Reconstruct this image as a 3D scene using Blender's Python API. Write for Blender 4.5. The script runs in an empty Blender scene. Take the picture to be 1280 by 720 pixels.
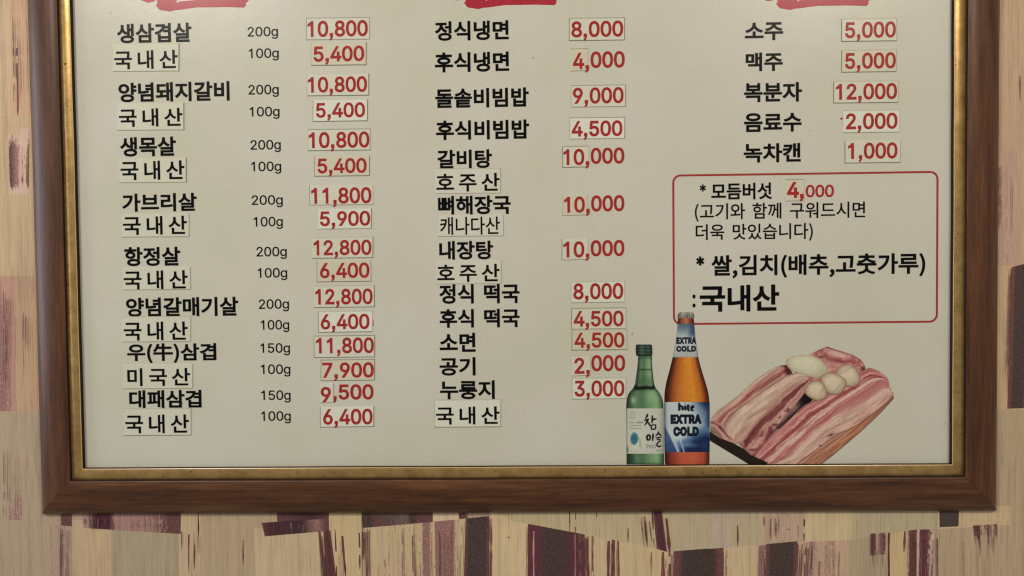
import bpy, math, random
import numpy as np
from mathutils import Matrix, Vector
from mathutils.geometry import delaunay_2d_cdt

random.seed(7)
scene = bpy.context.scene
COL = scene.collection

# ------------------------------------------------------------------ camera
# Board frame of reference: u to the right, v downwards (metres, on the printed sheet),
# d towards the viewer.  World: X = u, Z = ZC - v, Y = -d.
ZC = 1.5
FPX = 924.0                                   # focal length in pixels of a 1280 wide frame (26 mm)
DIST = 0.924
_down = np.array([.01127, .9995, .0275]); _down /= np.linalg.norm(_down)
_right = np.array([1, -.0107, -.0235]); _right -= _down * _right.dot(_down); _right /= np.linalg.norm(_right)
_n = np.cross(_right, _down)
_C = np.array([0, 0, DIST])

cam_data = bpy.data.cameras.new('camera')
cam = bpy.data.objects.new('camera', cam_data); COL.objects.link(cam)
cam_data.sensor_width = 36.0
cam_data.lens = FPX * 36.0 / 1280.0
cam_data.clip_start = 0.01; cam_data.clip_end = 100
def _w(e): return Vector((e.dot(_right), e.dot(_n), -e.dot(_down)))
_ax, _ay, _az = (_w(np.array(a, float)) for a in ((1, 0, 0), (0, -1, 0), (0, 0, -1)))
_loc = Vector((-_C.dot(_right), -_C.dot(_n), ZC + _C.dot(_down)))
cam.matrix_world = Matrix(((_ax.x, _ay.x, _az.x, _loc.x), (_ax.y, _ay.y, _az.y, _loc.y),
                           (_ax.z, _ay.z, _az.z, _loc.z), (0, 0, 0, 1)))
scene.camera = cam
scene.cycles.filter_width = 1.3
scene.cycles.max_bounces = 6

# ------------------------------------------------------------------ light
world = bpy.data.worlds.new('World'); scene.world = world
world.use_nodes = True
world.node_tree.nodes['Background'].inputs[0].default_value = (0.90, 0.93, 0.92, 1)
world.node_tree.nodes['Background'].inputs[1].default_value = 0.24

def area_lamp(name, loc, target, size, size_y, power, color):
    l = bpy.data.lights.new(name, 'AREA'); l.shape = 'RECTANGLE'; l.size = size; l.size_y = size_y
    l.energy = power; l.color = color
    o = bpy.data.objects.new(name, l); COL.objects.link(o)
    o.location = loc
    o.rotation_euler = (Vector(target) - Vector(loc)).to_track_quat('-Z', 'Y').to_euler()
    return o
# two ceiling panels of the room, whose gloss lies just above the top of the picture, and a cool window at the left
area_lamp('ceiling_lamp', (-1.27, -1.75, ZC + 1.22), (-0.2, 0, ZC), .50, .30, 18, (1, .94, .84))
area_lamp('ceiling_lamp', (1.14, -1.75, ZC + 1.22), (0.2, 0, ZC), .50, .30, 16, (1, .90, .79))
area_lamp('window_light', (-2.4, -0.50, ZC + .25), (-0.6, -.1, ZC), .9, 1.2, 15, (.74, .84, 1))

scene.view_settings.view_transform = 'Standard'
scene.view_settings.look = 'None'
scene.view_settings.exposure = 0.1
scene.view_settings.gamma = 1

# ------------------------------------------------------------------ helpers
def U(px, py, d=0.0):
    """Point of the photograph -> (u, v) on the plane standing d metres in front of the printed sheet."""
    px = np.asarray(px, float); py = np.asarray(py, float)
    r = np.stack([px - 640, py - 360, np.full(px.shape, FPX)], -1)
    t = (_C - _n * d).dot(_n) / r.dot(_n)
    p = r * t[..., None] - _C
    return p.dot(_right), p.dot(_down)

def lin(c):
    c = np.asarray(c, float) / 255.0
    return np.where(c <= .04045, c / 12.92, ((c + .055) / 1.055) ** 2.4)
LIT = 0.74                                    # how bright the room light makes a white sheet here
def alb(c): return np.clip(lin(c) / LIT, .0015, .9)
def rgba(c): a = alb(c); return (float(a[0]), float(a[1]), float(a[2]), 1)

def link_mesh(name, verts, faces, mats, parent=None, fmat=None, attrs=None, smooth=False):
    """One mesh object; verts in world metres; its origin is put at its own centre."""
    v = np.asarray(verts, float)
    c = (v.min(0) + v.max(0)) / 2
    me = bpy.data.meshes.new(name)
    base = np.array(parent_world.get(parent.name, (0, 0, 0))) if parent else np.zeros(3)
    me.from_pydata((v - c).tolist(), [], [tuple(int(i) for i in f) for f in faces])
    for m in (mats if isinstance(mats, (list, tuple)) else [mats]): me.materials.append(m)
    if fmat is not None: me.polygons.foreach_set('material_index', [int(i) for i in fmat])
    for an, (kind, data) in (attrs or {}).items():
        at = me.attributes.new(an, kind, 'POINT')
        if kind == 'FLOAT_COLOR':
            dd = np.ones((len(v), 4)); dd[:, :3] = data
            at.data.foreach_set('color', dd.ravel())
        else: at.data.foreach_set('value', np.asarray(data, float).ravel())
    if smooth: me.polygons.foreach_set('use_smooth', [True] * len(me.polygons))
    me.update()
    o = bpy.data.objects.new(name, me); COL.objects.link(o)
    o.location = c - base
    if parent: o.parent = parent
    parent_world[o.name] = tuple(c)
    return o
parent_world = {}

def W(u, v, d):
    """(u, v, d) arrays -> N x 3 world points."""
    u = np.asarray(u, float); v = np.asarray(v, float)
    return np.stack([u, np.full(u.shape, 0.0) - d, ZC - v], -1)

# ------------------------------------------------------------------ materials
def mat(name):
    m = bpy.data.materials.new(name); m.use_nodes = True
    nt = m.node_tree; b = nt.nodes['Principled BSDF']
    return m, nt, b
def N(nt, t, **kw):
    n = nt.nodes.new(t)
    for k, v in kw.items(): setattr(n, k, v)
    return n
def coords(nt, scale, kind='Object'):
    tc = N(nt, 'ShaderNodeTexCoord'); mp = N(nt, 'ShaderNodeMapping')
    mp.inputs['Scale'].default_value = scale
    nt.links.new(tc.outputs[kind], mp.inputs['Vector'])
    return mp.outputs['Vector']
def pos(nt, scale):
    g = N(nt, 'ShaderNodeNewGeometry'); mp = N(nt, 'ShaderNodeMapping')
    mp.inputs['Scale'].default_value = scale
    nt.links.new(g.outputs['Position'], mp.inputs['Vector'])
    return mp.outputs['Vector']
def noise(nt, vec, scale=1, detail=3, rough=.55):
    n = N(nt, 'ShaderNodeTexNoise'); n.inputs['Scale'].default_value = scale
    n.inputs['Detail'].default_value = detail; n.inputs['Roughness'].default_value = rough
    nt.links.new(vec, n.inputs['Vector']); return n.outputs['Fac']
def ramp(nt, fac, stops):
    r = N(nt, 'ShaderNodeValToRGB'); e = r.color_ramp.elements
    while len(e) < len(stops): e.new(.5)
    for k, (p, c) in enumerate(stops):
        e[k].position = p; e[k].color = c if len(c) == 4 else (*c, 1)
    nt.links.new(fac, r.inputs['Fac']); return r.outputs['Color']
def mix(nt, fac, a, b, mode='MIX'):
    m = N(nt, 'ShaderNodeMix', data_type='RGBA', blend_type=mode)
    for sock, val in ((m.inputs[0], fac), (m.inputs[6], a), (m.inputs[7], b)):
        if hasattr(val, 'is_output'): nt.links.new(val, sock)
        elif isinstance(val, (int, float)): sock.default_value = val
        else: sock.default_value = val
    return m.outputs[2]
def math_(nt, op, a, b=0.0, clamp=False):
    m = N(nt, 'ShaderNodeMath', operation=op, use_clamp=clamp)
    for sock, val in ((m.inputs[0], a), (m.inputs[1], b)):
        if hasattr(val, 'is_output'): nt.links.new(val, sock)
        else: sock.default_value = val
    return m.outputs[0]
def bump(nt, b, h, strength, dist):
    n = N(nt, 'ShaderNodeBump'); n.inputs['Strength'].default_value = strength; n.inputs['Distance'].default_value = dist
    nt.links.new(h, n.inputs['Height']); nt.links.new(n.outputs['Normal'], b.inputs['Normal'])
def setb(b, rough=.5, spec=.5, metal=0.0, coat=0.0, coat_rough=.2):
    b.inputs['Roughness'].default_value = rough; b.inputs['Specular IOR Level'].default_value = spec
    b.inputs['Metallic'].default_value = metal; b.inputs['Coat Weight'].default_value = coat
    b.inputs['Coat Roughness'].default_value = coat_rough

def print_sheet(name, c, rough=.24):
    """White laminated print: faint yellowing, grime specks, slight waviness."""
    m, nt, b = mat(name); setb(b, rough, .24)
    sme = noise(nt, pos(nt, (14, 14, 30)), 1, 4, .65)
    nt.links.new(math_(nt, 'ADD', math_(nt, 'MULTIPLY', sme, .22), rough - .11), b.inputs['Roughness'])
    big = noise(nt, pos(nt, (6, 6, 6)), 1, 3)
    a = ramp(nt, big, [(.35, rgba(c)), (.65, rgba((c[0] - 5, c[1] - 4, c[2] - 10)))])
    fine = noise(nt, pos(nt, (260, 260, 260)), 1, 2)
    a = mix(nt, .5, a, ramp(nt, fine, [(.3, (.90, .90, .90)), (.7, (1, 1, 1))]), 'MULTIPLY')
    sp = noise(nt, pos(nt, (85, 85, 85)), 1, 1)
    a = mix(nt, ramp(nt, sp, [(.77, (0, 0, 0)), (.83, (1, 1, 1))]), a, rgba((150, 132, 100)))
    nt.links.new(a, b.inputs['Base Color'])
    bump(nt, b, noise(nt, pos(nt, (45, 45, 45)), 1, 2), .25, .0006)
    return m
M = {}
M['sheet'] = print_sheet('printed_sheet', (193, 188, 174))
M['paper_a'] = print_sheet('sticker_paper', (199, 195, 179), .34)
M['paper_b'] = print_sheet('sticker_paper_warm', (196, 188, 166), .34)
M['paper_c'] = print_sheet('sticker_paper_pale', (206, 204, 190), .36)

def flat(name, c, rough=.24, spec=.22, worn=0.0):
    m, nt, b = mat(name); setb(b, rough, spec)
    f = noise(nt, pos(nt, (420, 420, 420)), 1, 2)
    c2 = tuple(x + 14 + worn for x in c)
    nt.links.new(ramp(nt, f, [(.35, rgba(c)), (.75, rgba(c2))]), b.inputs['Base Color'])
    return m
M['black'] = flat('black_ink', (4, 4, 4), spec=.16, worn=-10)
M['grey_ink'] = flat('grey_ink', (58, 57, 52))
M['red'] = flat('red_ink', (142, 34, 31), worn=4)
M['red_brush'] = flat('brush_red', (150, 34, 46), worn=6)
M['red_line'] = flat('border_red', (140, 44, 40))
M['edge_dark'] = flat('sticker_edge_shade', (116, 111, 92), .7)  # shadow and cut-paper line along sticker edges, put into the colour
M['edge_mid'] = flat('sticker_edge_half_shade', (158, 152, 132), .7)
M['edge_light'] = flat('sticker_edge_plain', (182, 176, 156), .6)

def picture_mat():
    m, nt, b = mat('photo_print'); setb(b, .24, .2)
    at = N(nt, 'ShaderNodeAttribute', attribute_name='ink')
    f = noise(nt, pos(nt, (700, 700, 700)), 1, 2)
    nt.links.new(mix(nt, .5, at.outputs['Color'], ramp(nt, f, [(.3, (.82, .82, .82)), (.7, (1, 1, 1))]), 'MULTIPLY'), b.inputs['Base Color'])
    return m
M['photo'] = picture_mat()

def wood(name, scale):
    m, nt, b = mat(name); setb(b, .40, .35, coat=.08, coat_rough=.3)
    g = noise(nt, pos(nt, scale), 1, 4, .6)
    a = ramp(nt, g, [(.25, rgba((56, 30, 13))), (.5, rgba((84, 50, 26))), (.78, rgba((110, 70, 41)))])
    s2 = tuple(s * 4.5 for s in scale)
    g2 = noise(nt, pos(nt, s2), 1, 2, .6)
    a = mix(nt, .55, a, ramp(nt, g2, [(.38, (.55, .50, .47)), (.6, (1, 1, 1))]), 'MULTIPLY')
    fl = noise(nt, pos(nt, tuple(s * 14 for s in scale)), 1, 1)
    a = mix(nt, ramp(nt, fl, [(.62, (0, 0, 0)), (.75, (.6, .6, .6))]), a, rgba((44, 22, 12)))
    nt.links.new(a, b.inputs['Base Color'])
    bump(nt, b, g2, .25, .0005)
    return m
M['wood_h'] = wood('brown_wood_lengthwise', (7, 60, 110))
M['wood_v'] = wood('brown_wood_upright', (110, 60, 7))

def gilt():
    m, nt, b = mat('worn_gilt'); setb(b, .34, .5, metal=.75)
    g = noise(nt, pos(nt, (60, 60, 60)), 1, 4, .7)
    a = ramp(nt, g, [(.25, rgba((146, 112, 62))), (.65, rgba((184, 148, 92)))])
    sp = noise(nt, pos(nt, (190, 190, 190)), 1, 1)
    a = mix(nt, ramp(nt, sp, [(.71, (0, 0, 0)), (.77, (1, 1, 1))]), a, rgba((92, 62, 26)))
    nt.links.new(a, b.inputs['Base Color'])
    bump(nt, b, g, .3, .0006)
    return m
M['gilt'] = gilt()
M['gilt_lip'] = flat('bright_gilt_edge', (190, 160, 110), .25, .7)
M['groove_shade'] = flat('dark_groove_and_gap_shade', (34, 20, 12), .7, .2)  # groove, and the shadowed gap inside the gilt lip painted as dark colour
M['backing'] = flat('brown_backing_board', (120, 92, 60), .8, .2)

def wallpaper():
    """Torn-paper collage wallpaper: base colour, an ink colour and how much of the ink covers come per vertex."""
    m, nt, b = mat('collage_wallpaper'); setb(b, .62, .25)
    base = N(nt, 'ShaderNodeAttribute', attribute_name='base').outputs['Color']
    ink = N(nt, 'ShaderNodeAttribute', attribute_name='ink').outputs['Color']
    cov = N(nt, 'ShaderNodeAttribute', attribute_name='cover').outputs['Fac']
    s1 = noise(nt, pos(nt, (330, 1, 9)), 1, 3, .6)
    s2 = noise(nt, pos(nt, (700, 1, 170)), 1, 3, .6)
    f = math_(nt, 'ADD', math_(nt, 'MULTIPLY', s1, .5), math_(nt, 'MULTIPLY', s2, .5))
    f = math_(nt, 'ADD', math_(nt, 'MULTIPLY', math_(nt, 'SUBTRACT', f, .5), 2.6), .5)      # about 0..1
    k = math_(nt, 'SUBTRACT', math_(nt, 'ADD', f, math_(nt, 'MULTIPLY', cov, 1.5)), 1.25)
    mask = math_(nt, 'MULTIPLY', k, 4.0, True)
    band = noise(nt, pos(nt, (120, 1, 5)), 1, 3, .6)
    bb = mix(nt, .85, base, ramp(nt, band, [(.30, (.74, .75, .74)), (.48, (.93, .94, .92)), (.70, (1.04, 1.0, .95))]), 'MULTIPLY')
    fine = noise(nt, pos(nt, (1500, 1, 30)), 1, 2)
    bb = mix(nt, .8, bb, ramp(nt, fine, [(.32, (.78, .76, .74)), (.62, (1.03, 1.03, 1.03))]), 'MULTIPLY')
    for hs, lo, k in (((620, 1, 22), .63, .6), ((480, 1, 5), .58, .75), ((260, 1, 3), .62, .5)):      # brushed hairlines
        hair = noise(nt, pos(nt, hs), 1, 2)
        zone = ramp(nt, noise(nt, pos(nt, (22, 1, 14)), 1 + hs[2] * .07, 2), [(.44, (0, 0, 0)), (.56, (1, 1, 1))])       # some papers stay clean
        hm = mix(nt, 1.0, ramp(nt, hair, [(lo, (0, 0, 0)), (lo + .07, (k, k, k))]), zone, 'MULTIPLY')
        bb = mix(nt, hm, bb, mix(nt, .45, bb, rgba((112, 70, 66))))
    weave = noise(nt, pos(nt, (620, 1, 430)), 1, 3, .7)
    ii = mix(nt, 1.0, ink, ramp(nt, weave, [(.36, (.62, .60, .60)), (.5, (.95, .94, .93)), (.66, (1.4, 1.36, 1.32))]), 'MULTIPLY')
    ii = mix(nt, .7, ii, ramp(nt, s2, [(.36, (.72, .70, .72)), (.62, (1.2, 1.16, 1.12))]), 'MULTIPLY')
    nt.links.new(mix(nt, mask, bb, ii), b.inputs['Base Color'])
    bump(nt, b, weave, .15, .0003)
    return m
M['wallpaper'] = wallpaper()

# ------------------------------------------------------------------ lettering
GLYPHS = {
'牛': "350|165,294 165,230 91,230 108,279 81,285 74,261 55,216 44,195 32,177 18,160 43,146 68,183 79,204 165,204 165,121 18,121 18,95 165,95 165,-28 193,-28 193,95 333,95 333,121 193,121 193,204 313,204 313,230 193,230 193,294",
'가': "322|232,290 232,-27 261,-27 261,137 311,137 311,161 261,161 261,290|34,256 34,231 150,231 144,195 131,162 112,131 88,102 56,77 19,55 35,33 82,61 118,93 146,130 165,169 176,211 179,256",
'갈': "322|234,290 234,129 263,129 263,194 310,194 310,219 263,219 263,290|32,274 32,250 146,250 140,227 128,205 109,186 85,169 54,155 18,145 29,120 72,134 108,152 138,176 160,204 173,237 178,274|63,-24 275,-24 275,-1 91,-1 91,35 263,35 263,114 62,114 62,91 235,91 235,58 63,58",
'겹': "322|73,103 73,-23 278,-23 278,103 249,103 249,64 102,64 102,103|102,41 249,41 249,0 102,0|249,290 249,240 178,240 181,270 38,270 38,246 149,246 143,221 131,199 112,179 88,161 58,147 22,136 33,112 66,123 96,136 121,152 142,171 159,192 171,216 249,216 249,175 167,175 167,151 249,151 249,119 278,119 278,290",
'고': "322|48,258 48,234 241,234 239,163 234,112 229,83 258,80 266,138 270,227 270,258|129,154 129,41 18,41 18,17 304,17 304,41 158,41 158,154",
'공': "322|159,90 128,88 101,83 79,74 63,63 53,48 49,31 53,14 63,0 79,-11 101,-20 128,-25 159,-27 191,-25 218,-20 240,-11 256,0 266,14 270,31 266,48 256,63 240,74 218,83 191,88|159,67 183,66 203,63 219,58 231,50 238,42 241,31 238,21 231,12 203,0 183,-3 159,-4 136,-3 116,0 88,12 81,21 78,31 81,42 88,50 100,58 116,63 136,66|51,273 51,250 238,250 236,196 230,166 258,163 265,193 267,273|135,203 135,142 18,142 18,118 303,118 303,142 164,142 164,203",
'구': "322|18,133 18,109 145,109 145,-28 174,-28 174,109 304,109 304,133 257,133 264,175 266,269 53,269 53,245 237,245 236,193 232,155 228,133",
'국': "322|47,80 47,56 240,56 240,-27 269,-27 269,80 175,80 175,138 305,138 305,161 259,161 263,179 267,212 268,275 54,275 54,251 239,251 238,211 234,180 230,161 18,161 18,138 146,138 146,80",
'기': "322|248,290 248,-27 277,-27 277,290|36,255 36,232 155,232 149,195 136,161 118,130 92,102 60,77 21,55 37,32 85,60 122,92 150,129 170,168 181,211 184,255",
'김': "322|248,289 248,111 277,111 277,289|72,95 72,-23 277,-23 277,95|249,72 249,1 101,1 101,72|38,269 38,246 152,246 146,220 133,197 114,176 88,157 57,142 21,130 33,107 76,122 113,142 143,167 165,197 178,231 183,269",
'께': "322|260,290 260,-27 288,-27 288,290|25,251 25,228 70,228 68,198 64,169 58,141 48,113 35,86 18,61 41,48 60,79 75,113 85,147 91,182 94,217 95,251|201,281 201,165 161,165 165,251 105,251 105,228 140,228 139,197 130,133 120,101 107,70 88,41 111,27 123,45 133,64 141,83 153,122 157,141 201,141 201,-11 229,-11 229,281",
'나': "322|232,290 232,-27 261,-27 261,139 311,139 311,163 261,163 261,290|30,53 104,54 179,62 206,67 202,92 153,83 59,77 59,258 30,258",
'내': "322|186,283 186,-11 213,-11 213,137 258,137 258,-27 286,-27 286,290 258,290 258,161 213,161 213,283|33,55 88,55 146,61 167,65 163,90 127,84 93,81 62,80 62,251 33,251",
'냉': "322|180,93 150,91 124,86 103,77 88,65 78,50 75,33 78,16 88,1 103,-11 124,-19 150,-25 180,-27 211,-25 237,-19 257,-11 273,1 283,16 286,33 283,50 273,65 257,77 237,86 211,91|180,70 202,69 221,65 236,60 248,53 255,44 257,33 255,22 248,13 236,6 221,1 180,-4 139,1 124,6 113,13 106,22 103,33 106,44 113,53 124,60 139,65 158,69|186,283 186,109 213,109 213,183 257,183 257,98 284,98 284,289 257,289 257,207 213,207 213,283|33,126 108,128 167,136 164,160 78,151 62,151 62,264 33,264",
'념': "322|75,89 75,-23 278,-23 278,89|249,65 249,1 103,1 103,65|36,117 131,119 197,129 194,152 173,148 111,142 65,141 65,274 36,274|160,198 160,175 249,175 249,103 278,103 278,290 249,290 249,254 160,254 160,231 249,231 249,198",
'녹': "322|51,78 51,55 239,55 239,-27 268,-27 268,78|18,134 18,111 304,111 304,134 175,134 175,177 271,177 271,201 85,201 85,283 56,283 56,177 146,177 146,134",
'누': "322|54,273 54,159 271,159 271,183 83,183 83,273|18,112 18,88 145,88 145,-27 174,-27 174,88 305,88 305,112",
'니': "322|248,290 248,-27 277,-27 277,290|37,54 114,56 192,65 219,70 215,94 189,89 114,81 66,79 66,258 37,258",
'다': "322|232,290 232,-28 261,-28 261,140 313,140 313,165 261,165 261,290|31,259 31,51 135,53 182,58 206,62 202,87 157,80 87,76 60,76 60,235 178,235 178,259",
'대': "322|187,283 187,-11 214,-11 214,139 258,139 258,-27 286,-27 286,290 258,290 258,162 214,162 214,283|29,251 29,51 112,52 167,60 164,84 114,77 58,75 58,227 146,227 146,251",
'더': "322|33,259 33,50 111,51 179,57 202,61 198,85 135,77 62,75 62,235 177,235 177,259|159,175 159,151 249,151 249,-28 278,-28 278,290 249,290 249,175",
'돌': "322|18,152 18,129 304,129 304,152 175,152 175,182 270,182 270,206 84,206 84,254 266,254 266,277 56,277 56,182 146,182 146,152|53,-23 276,-23 276,-1 81,-1 81,31 267,31 267,102 52,102 52,80 238,80 238,52 53,52",
'돼': "322|30,257 30,130 85,130 85,67 14,65 18,41 95,43 179,51 178,73 112,68 112,130 167,130 167,153 58,153 58,234 164,234 164,257|192,283 192,-11 219,-11 219,134 257,134 257,-27 285,-27 285,290 257,290 257,158 219,158 219,283",
'드': "322|18,40 18,16 305,16 305,40|54,260 54,114 271,114 271,138 83,138 83,236 268,236 268,260",
'듬': "322|18,142 18,118 304,118 304,142|53,83 53,-22 269,-22 269,83|241,60 241,1 81,1 81,60|54,279 54,174 271,174 271,197 83,197 83,256 268,256 268,279",
'떡': "322|64,85 64,61 252,61 252,-28 281,-28 281,85|195,208 195,185 252,185 252,100 281,100 281,290 252,290 252,208|26,265 26,120 84,122 112,127 109,151 62,144 54,144 54,242 106,242 106,265|123,265 123,120 198,122 225,127 222,151 211,148 188,145 152,144 152,242 210,242 210,265",
'료': "322|53,96 98,96 98,36 18,36 18,12 305,12 305,36 227,36 227,96 276,96 276,119 82,119 82,170 269,170 269,266 53,266 53,242 240,242 240,194 53,194|126,36 126,96 199,96 199,36",
'루': "322|53,130 277,130 277,154 82,154 82,194 270,194 270,277 51,277 51,254 240,254 240,216 53,216|17,97 17,74 146,74 146,-28 175,-28 175,74 304,74 304,97",
'룽': "322|160,54 184,53 204,50 219,46 231,40 238,33 240,25 238,16 231,8 219,3 204,-1 184,-4 160,-5 137,-4 101,3 90,8 83,16 80,25 83,33 90,40 101,46 137,53|17,127 17,104 146,104 146,75 118,73 94,68 76,61 62,51 54,39 51,25 54,9 64,-4 79,-14 101,-21 128,-25 160,-27 193,-25 219,-21 241,-14 257,-4 266,9 270,25 267,39 258,51 245,61 226,68 203,73 175,75 175,104 304,104 304,127|54,150 274,150 274,173 83,173 83,205 268,205 268,280 54,280 54,257 239,257 239,226 54,226",
'리': "322|248,290 248,-28 277,-28 277,290|35,260 35,236 152,236 152,171 36,171 36,49 141,51 193,56 221,61 218,84 140,75 65,73 65,147 181,147 181,260",
'맛': "322|30,265 30,125 173,125 173,265|144,242 144,148 59,148 59,242|234,290 234,79 263,79 263,179 310,179 310,203 263,203 263,290|153,94 153,85 149,63 138,44 121,28 100,14 75,4 48,-3 59,-26 82,-20 104,-12 124,-2 142,11 156,26 168,43 179,26 194,11 211,-2 231,-12 253,-20 276,-26 287,-3 260,4 235,14 213,28 197,44 186,63 182,85 182,94",
'매': "322|29,253 29,58 150,58 150,253|122,230 122,81 56,81 56,230|188,283 188,-11 216,-11 216,140 259,140 259,-27 287,-27 287,290 259,290 259,164 216,164 216,283",
'맥': "322|72,83 72,60 256,60 256,-27 284,-27 284,83|32,262 32,125 154,125 154,262|126,239 126,147 59,147 59,239|189,283 189,103 216,103 216,184 257,184 257,101 284,101 284,289 257,289 257,208 216,208 216,283",
'면': "322|148,238 148,137 61,137 61,238|176,210 249,210 249,166 176,166|249,289 249,234 176,234 176,262 32,262 32,114 176,114 176,142 249,142 249,58 278,58 278,289|75,79 75,-20 285,-20 285,4 104,4 104,79",
'모': "322|241,240 241,137 79,137 79,240|51,263 51,114 146,114 146,37 18,37 18,13 305,13 305,37 175,37 175,114 270,114 270,263",
'목': "322|238,253 238,192 83,192 83,253|49,73 49,49 239,49 239,-27 268,-27 268,73|18,129 18,105 304,105 304,129 175,129 175,169 267,169 267,276 54,276 54,169 146,169 146,129",
'미': "322|35,258 35,52 181,52 181,258|153,235 153,76 64,76 64,235|248,290 248,-28 277,-28 277,290",
'밥': "322|30,273 30,130 177,130 177,273 148,273 148,227 59,227 59,273|59,204 148,204 148,153 59,153|64,101 64,-23 263,-23 263,101 234,101 234,63 92,63 92,101|92,40 234,40 234,1 92,1|234,290 234,116 263,116 263,192 310,192 310,217 263,217 263,290",
'배': "322|29,259 29,52 150,52 150,259 123,259 123,182 56,182 56,259|56,159 123,159 123,76 56,76|188,283 188,-11 216,-11 216,140 259,140 259,-27 287,-27 287,290 259,290 259,164 216,164 216,283",
'버': "322|59,159 147,159 147,76 59,76|30,265 30,52 175,52 175,148 249,148 249,-28 278,-28 278,290 249,290 249,172 175,172 175,265 147,265 147,182 59,182 59,265",
'복': "322|49,71 49,48 239,48 239,-27 268,-27 268,71|84,224 237,224 237,187 84,187|55,282 55,164 146,164 146,126 18,126 18,102 304,102 304,126 175,126 175,164 266,164 266,282 237,282 237,246 84,246 84,282",
'분': "322|55,279 55,153 266,153 266,279 237,279 237,239 84,239 84,279|84,217 237,217 237,176 84,176|17,122 17,99 148,99 148,37 177,37 177,99 304,99 304,122|54,66 54,-20 272,-20 272,4 82,4 82,66",
'브': "322|18,39 18,15 305,15 305,39|51,267 51,102 270,102 270,267 241,267 241,208 80,208 80,267|80,185 241,185 241,125 80,125",
'비': "322|248,290 248,-28 277,-28 277,290|35,263 35,49 185,49 185,263 156,263 156,179 64,179 64,263|64,156 156,156 156,73 64,73",
'빔': "322|34,273 34,126 182,126 182,273 153,273 153,225 63,225 63,273|63,201 153,201 153,150 63,150|248,289 248,105 277,105 277,289|72,88 72,-23 277,-23 277,88|249,65 249,1 101,1 101,65",
'뼈': "322|25,260 25,50 111,50 111,260 86,260 86,179 49,179 49,260|49,156 86,156 86,74 49,74|157,156 194,156 194,74 157,74|218,186 256,186 256,127 218,127|256,290 256,209 218,209 218,260 194,260 194,179 157,179 157,260 132,260 132,50 218,50 218,103 256,103 256,-27 284,-27 284,290",
'산': "322|95,270 95,231 93,208 85,185 74,165 58,148 39,133 16,123 32,99 50,108 66,118 80,131 93,146 103,162 111,180 119,164 129,149 141,136 155,124 170,115 187,107 202,130 180,140 161,154 146,170 134,189 127,209 124,230 124,270|234,290 234,56 263,56 263,168 310,168 310,193 263,193 263,290|67,78 67,-20 277,-20 277,4 96,4 96,78",
'살': "322|95,279 95,254 92,231 85,210 73,191 57,174 38,161 16,151 30,127 48,135 65,146 79,158 92,172 102,188 110,205 118,190 128,176 140,164 154,153 169,144 186,137 201,160 179,169 160,181 145,196 133,214 126,233 124,254 124,279|234,290 234,124 263,124 263,196 310,196 310,221 263,221 263,290|63,-24 275,-24 275,0 91,0 91,34 263,34 263,110 62,110 62,87 235,87 235,56 63,56",
'삼': "322|64,90 64,-23 263,-23 263,90|235,66 235,1 93,1 93,66|95,273 95,242 93,218 85,196 74,176 58,159 39,145 16,134 32,111 50,119 66,130 93,157 103,174 111,192 119,176 129,161 141,148 154,137 169,127 186,120 201,143 180,153 161,166 145,182 134,201 126,221 124,243 124,273|234,290 234,104 263,104 263,187 310,187 310,211 263,211 263,290",
'생': "322|180,87 150,85 124,80 103,72 87,61 78,47 75,30 78,14 87,0 103,-12 124,-20 150,-25 180,-27 211,-25 237,-20 258,-12 273,0 283,14 286,30 283,47 273,61 258,72 237,80 211,85|180,64 202,63 221,60 236,55 248,49 255,40 257,30 255,20 248,12 236,5 221,0 202,-3 180,-4 158,-3 139,0 124,5 113,12 106,20 103,30 106,40 113,49 124,55 139,60 158,63|84,270 84,227 82,209 76,191 66,173 53,157 37,143 18,132 33,110 48,118 73,139 83,152 98,180 104,167 122,144 133,134 146,125 160,119 176,141 157,150 141,163 129,177 119,193 114,210 112,227 112,270|189,283 189,104 216,104 216,181 257,181 257,94 284,94 284,289 257,289 257,204 216,204 216,283",
'섯': "322|180,225 180,201 249,201 249,70 278,70 278,290 249,290 249,225|161,91 161,83 157,62 146,44 129,27 107,14 82,3 55,-3 66,-26 89,-20 112,-12 132,-2 150,11 165,26 176,42 188,25 202,11 220,-2 241,-12 263,-20 286,-26 298,-3 270,3 245,13 223,27 206,43 195,62 191,83 191,91|97,274 97,241 94,217 87,195 75,174 60,157 40,142 18,132 33,109 51,117 67,127 81,140 93,154 104,170 111,188 119,172 129,158 141,145 155,133 170,124 187,116 202,139 180,149 162,162 146,179 135,197 128,217 125,239 125,274",
'소': "322|145,115 145,38 18,38 18,14 305,14 305,38 174,38 174,115|144,268 144,244 140,218 127,195 107,174 84,156 57,143 29,135 41,111 66,118 89,128 111,142 131,158 147,177 160,199 172,177 189,158 209,142 231,128 254,118 278,111 291,135 263,143 236,156 212,174 192,195 179,218 175,244 175,268",
'솥': "322|53,-24 273,-24 273,-2 82,-2 82,27 263,27 263,48 82,48 82,75 270,75 270,97 53,97|18,147 18,124 304,124 304,147 175,147 175,189 146,189 146,147|146,286 146,274 141,255 130,237 111,222 89,210 62,201 34,195 44,173 69,178 92,185 113,194 132,206 148,220 160,237 172,220 188,206 207,194 229,185 252,178 276,173 287,195 258,201 232,210 209,222 191,237 179,255 175,274 175,286",
'수': "322|146,278 146,261 141,239 129,219 111,201 87,187 61,176 32,169 44,146 68,151 92,160 113,171 133,185 149,201 161,220 173,201 189,185 209,171 230,160 254,151 278,146 290,169 261,176 235,187 211,201 193,219 180,239 176,261 176,278|18,111 18,87 146,87 146,-27 174,-27 174,87 304,87 304,111",
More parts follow.
